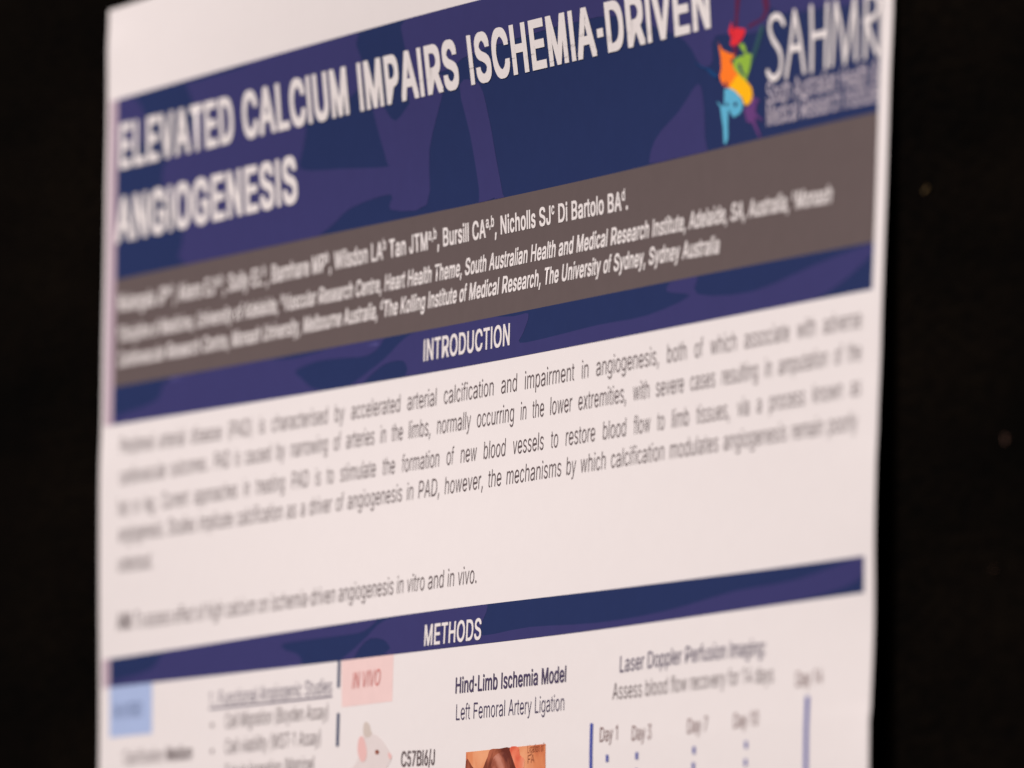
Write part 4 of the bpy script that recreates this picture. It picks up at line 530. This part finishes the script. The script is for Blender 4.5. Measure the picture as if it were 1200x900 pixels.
# the institute's emblem and name
logo = bpy.data.objects.new('institute_logo', None); COL.objects.link(logo); logo.parent = poster
for k, (m, q) in enumerate(SHAPE['logo']):
    pr = Print(); pr.poly(q); pr.build('ink_splash', M[m], logo, .45 + .03*k)
pr = Print()
for q in SHAPE['strokes']:
    # rounded pen strokes of even width
    pts = [Vector(p) for p in q]
    if len(pts) > 2:
        s = []
        for i in range(len(pts)-1):
            p0 = pts[max(i-1, 0)]; p1 = pts[i]; p2 = pts[i+1]; p3 = pts[min(i+2, len(pts)-1)]
            for k in range(4):
                t = k/4; s.append(.5*(2*p1 + (p2-p0)*t + (2*p0-5*p1+4*p2-p3)*t*t + (3*p1-p0-3*p2+p3)*t**3))
        pts = s + [pts[-1]]
    r = 1.3
    for i in range(len(pts)-1):
        a, b = pts[i], pts[i+1]; d = (b-a).normalized(); nn = Vector((-d.y, d.x))*r
        pr.tris([tuple(a+nn), tuple(b+nn), tuple(b-nn), tuple(a-nn)], [(0, 1, 2), (0, 2, 3)], lift=.004*(i % 9))
    for i, p in enumerate(pts):
        ring = [(p.x + r*math.cos(j*math.pi/5), p.y + r*math.sin(j*math.pi/5)) for j in range(10)]
        pr.tris(ring, [(0, j, j+1) for j in range(1, 9)], lift=.002 + .004*((i+4) % 9))
lo = link('logo_lettering', [on_sheet(min(u, MR-.1), v, .26 + l) for (u, v), l in zip(pr.v, pr.l)], pr.f, M['white_ink'], logo)
lettering('l1', 'logo_caption', M['caption'], logo, lift=.6, weight='regular'); lettering('l2', 'logo_caption', M['caption'], logo, lift=.6, weight='regular')

# body text
for k in ('i1', 'i2', 'i3', 'i4', 'i5'): lettering(k, 'introduction_line', M['black'], poster)
lettering('am', 'aim_line', M['black'], poster, first_words=('AIM:',))

# methods panel
pr = Print(); pr.poly(SHAPE['blue_box']); bx = pr.build('in_vitro_label', M['pale_blue'], poster, .10, grid=6)
bx['label'] = 'pale blue box lettered in vitro'
lettering('vt', 'label_text', M['steel'], bx, weight='regular')
pr = Print(); pr.poly(SHAPE['pink_box']); bx = pr.build('in_vivo_label', M['pink'], poster, .10, grid=6)
bx['label'] = 'pale pink box lettered in vivo'
lettering('vv', 'label_text', M['coral'], bx, weight='regular')
lettering('cm', 'medium_caption', M['black'], poster, first_words=('Medium',))
h1 = lettering('f1', 'studies_heading', M['blueblack'], poster)
pr = Print(); pr.poly(SHAPE['underline']); pr.build('underline', M['blueblack'], h1, .4)
for k in ('c1', 'c2', 'c3'): lettering(k, 'assay_line', M['black'], poster)
for q in SHAPE['bullets']:
    pr = Print(); pr.poly(q); pr.build('bullet', M['black'], poster, .4)
lettering('c57', 'strain_caption', M['black'], poster, weight='medium')
lettering('hl', 'model_heading', M['blueblack'], poster, weight='medium'); lettering('lf', 'model_caption', M['blueblack'], poster)
lettering('ld', 'imaging_heading', M['blueblack'], poster, weight='regular'); lettering('as', 'imaging_caption', M['black'], poster)
for k in ('d1', 'd3', 'd7', 'd10', 'd14'): lettering(k, 'day_caption', M['brown'], poster, weight='regular')
SHAPE_BARS = SHAPE['bars']
for m, q in SHAPE_BARS:
    pr = Print(); pr.poly(q); pr.build('divider_dash' if m == 'ink_blue' else 'timeline_bar', M[m], poster, .4, grid=6)

mo = Print(); mo.poly(smooth_closed(SHAPE['mouse'])); mouse = mo.build('mouse_drawing', M['mouse'], poster, .22, grid=6)
for key, nm, mt, lf in (('ear1', 'ear', 'mouse_back', .30), ('ear2', 'ear', 'mouse_ear', .36), ('eye', 'eye', 'photo_dark', .38), ('nose', 'nose', 'mouse_ear', .40)):
    pr = Print(); pr.poly(smooth_closed(SHAPE[key])); pr.build(nm, M[mt], mouse, lf)

pr = Print(); pr.poly(SHAPE['photo']); ph = pr.build('surgery_photo', M['photo_orange'], poster, .22, grid=6)
for key, nm, lf in (('photo_dark', 'tissue_patch', .34), ('photo_mid', 'tissue_patch', .42), ('photo_red', 'tissue_patch', .38), ('photo_corner', 'tissue_patch', .36)):
    pr = Print(); pr.poly(smooth_closed(SHAPE[key])); pr.build(nm, M['photo_dark' if key == 'photo_corner' else key], ph, lf, grid=6)
lettering('ph1', 'photo_caption', M['photo_dark'], ph, .5); lettering('ph2', 'photo_caption', M['photo_dark'], ph, .5)

# ================================================================== LINT ON THE FELT
TAN = plain('tan_fibre', (.30, .20, .07)); BROWN = plain('brown_fibre', (.10, .045, .025))
def lint(u, v, length, mat, label, seed, r=.5):
    rnd = random.Random(seed); V = []; F = []; n = 7; c = Vector((u*MM, .0075, TOP - v*MM))
    a = rnd.uniform(-.6, .6) + math.pi/2
    for i in range(n):
        t = i/(n-1) - .5
        p = Vector((math.cos(a)*t*length + .6*math.sin(5*t), -1.0 + .5*math.cos(6*t), math.sin(a)*t*length + .5*math.cos(4*t+1)))*MM
        rr = r*MM*(1 - 1.2*abs(t))
        for j in range(6):
            w = j*math.pi/3; V.append(c + p + Vector((math.cos(w)*rr, math.sin(w)*rr, 0)))
    for i in range(n-1):
        for j in range(6): F.append((i*6+j, i*6+(j+1) % 6, i*6+6+(j+1) % 6, i*6+6+j))
    F.append(tuple(range(5, -1, -1))); F.append(tuple((n-1)*6 + j for j in range(6)))
    o = link('lint_fibre', V, F, mat); tag(o, label, 'lint', 'bits of lint on the board')
lint(871.6, 143.0, 3.6, TAN, 'tan scrap of lint highest on the black felt, right of the grey author band', 1, 0.75)
lint(944.4, 240.6, 4.2, BROWN, 'brown lint near the right edge of the felt, level with the introduction text', 2, 0.95)
lint(935.8, 287.5, 2.6, BROWN, 'faint short brown lint on the felt, lowest of the three, level with the methods band', 3, 0.45)
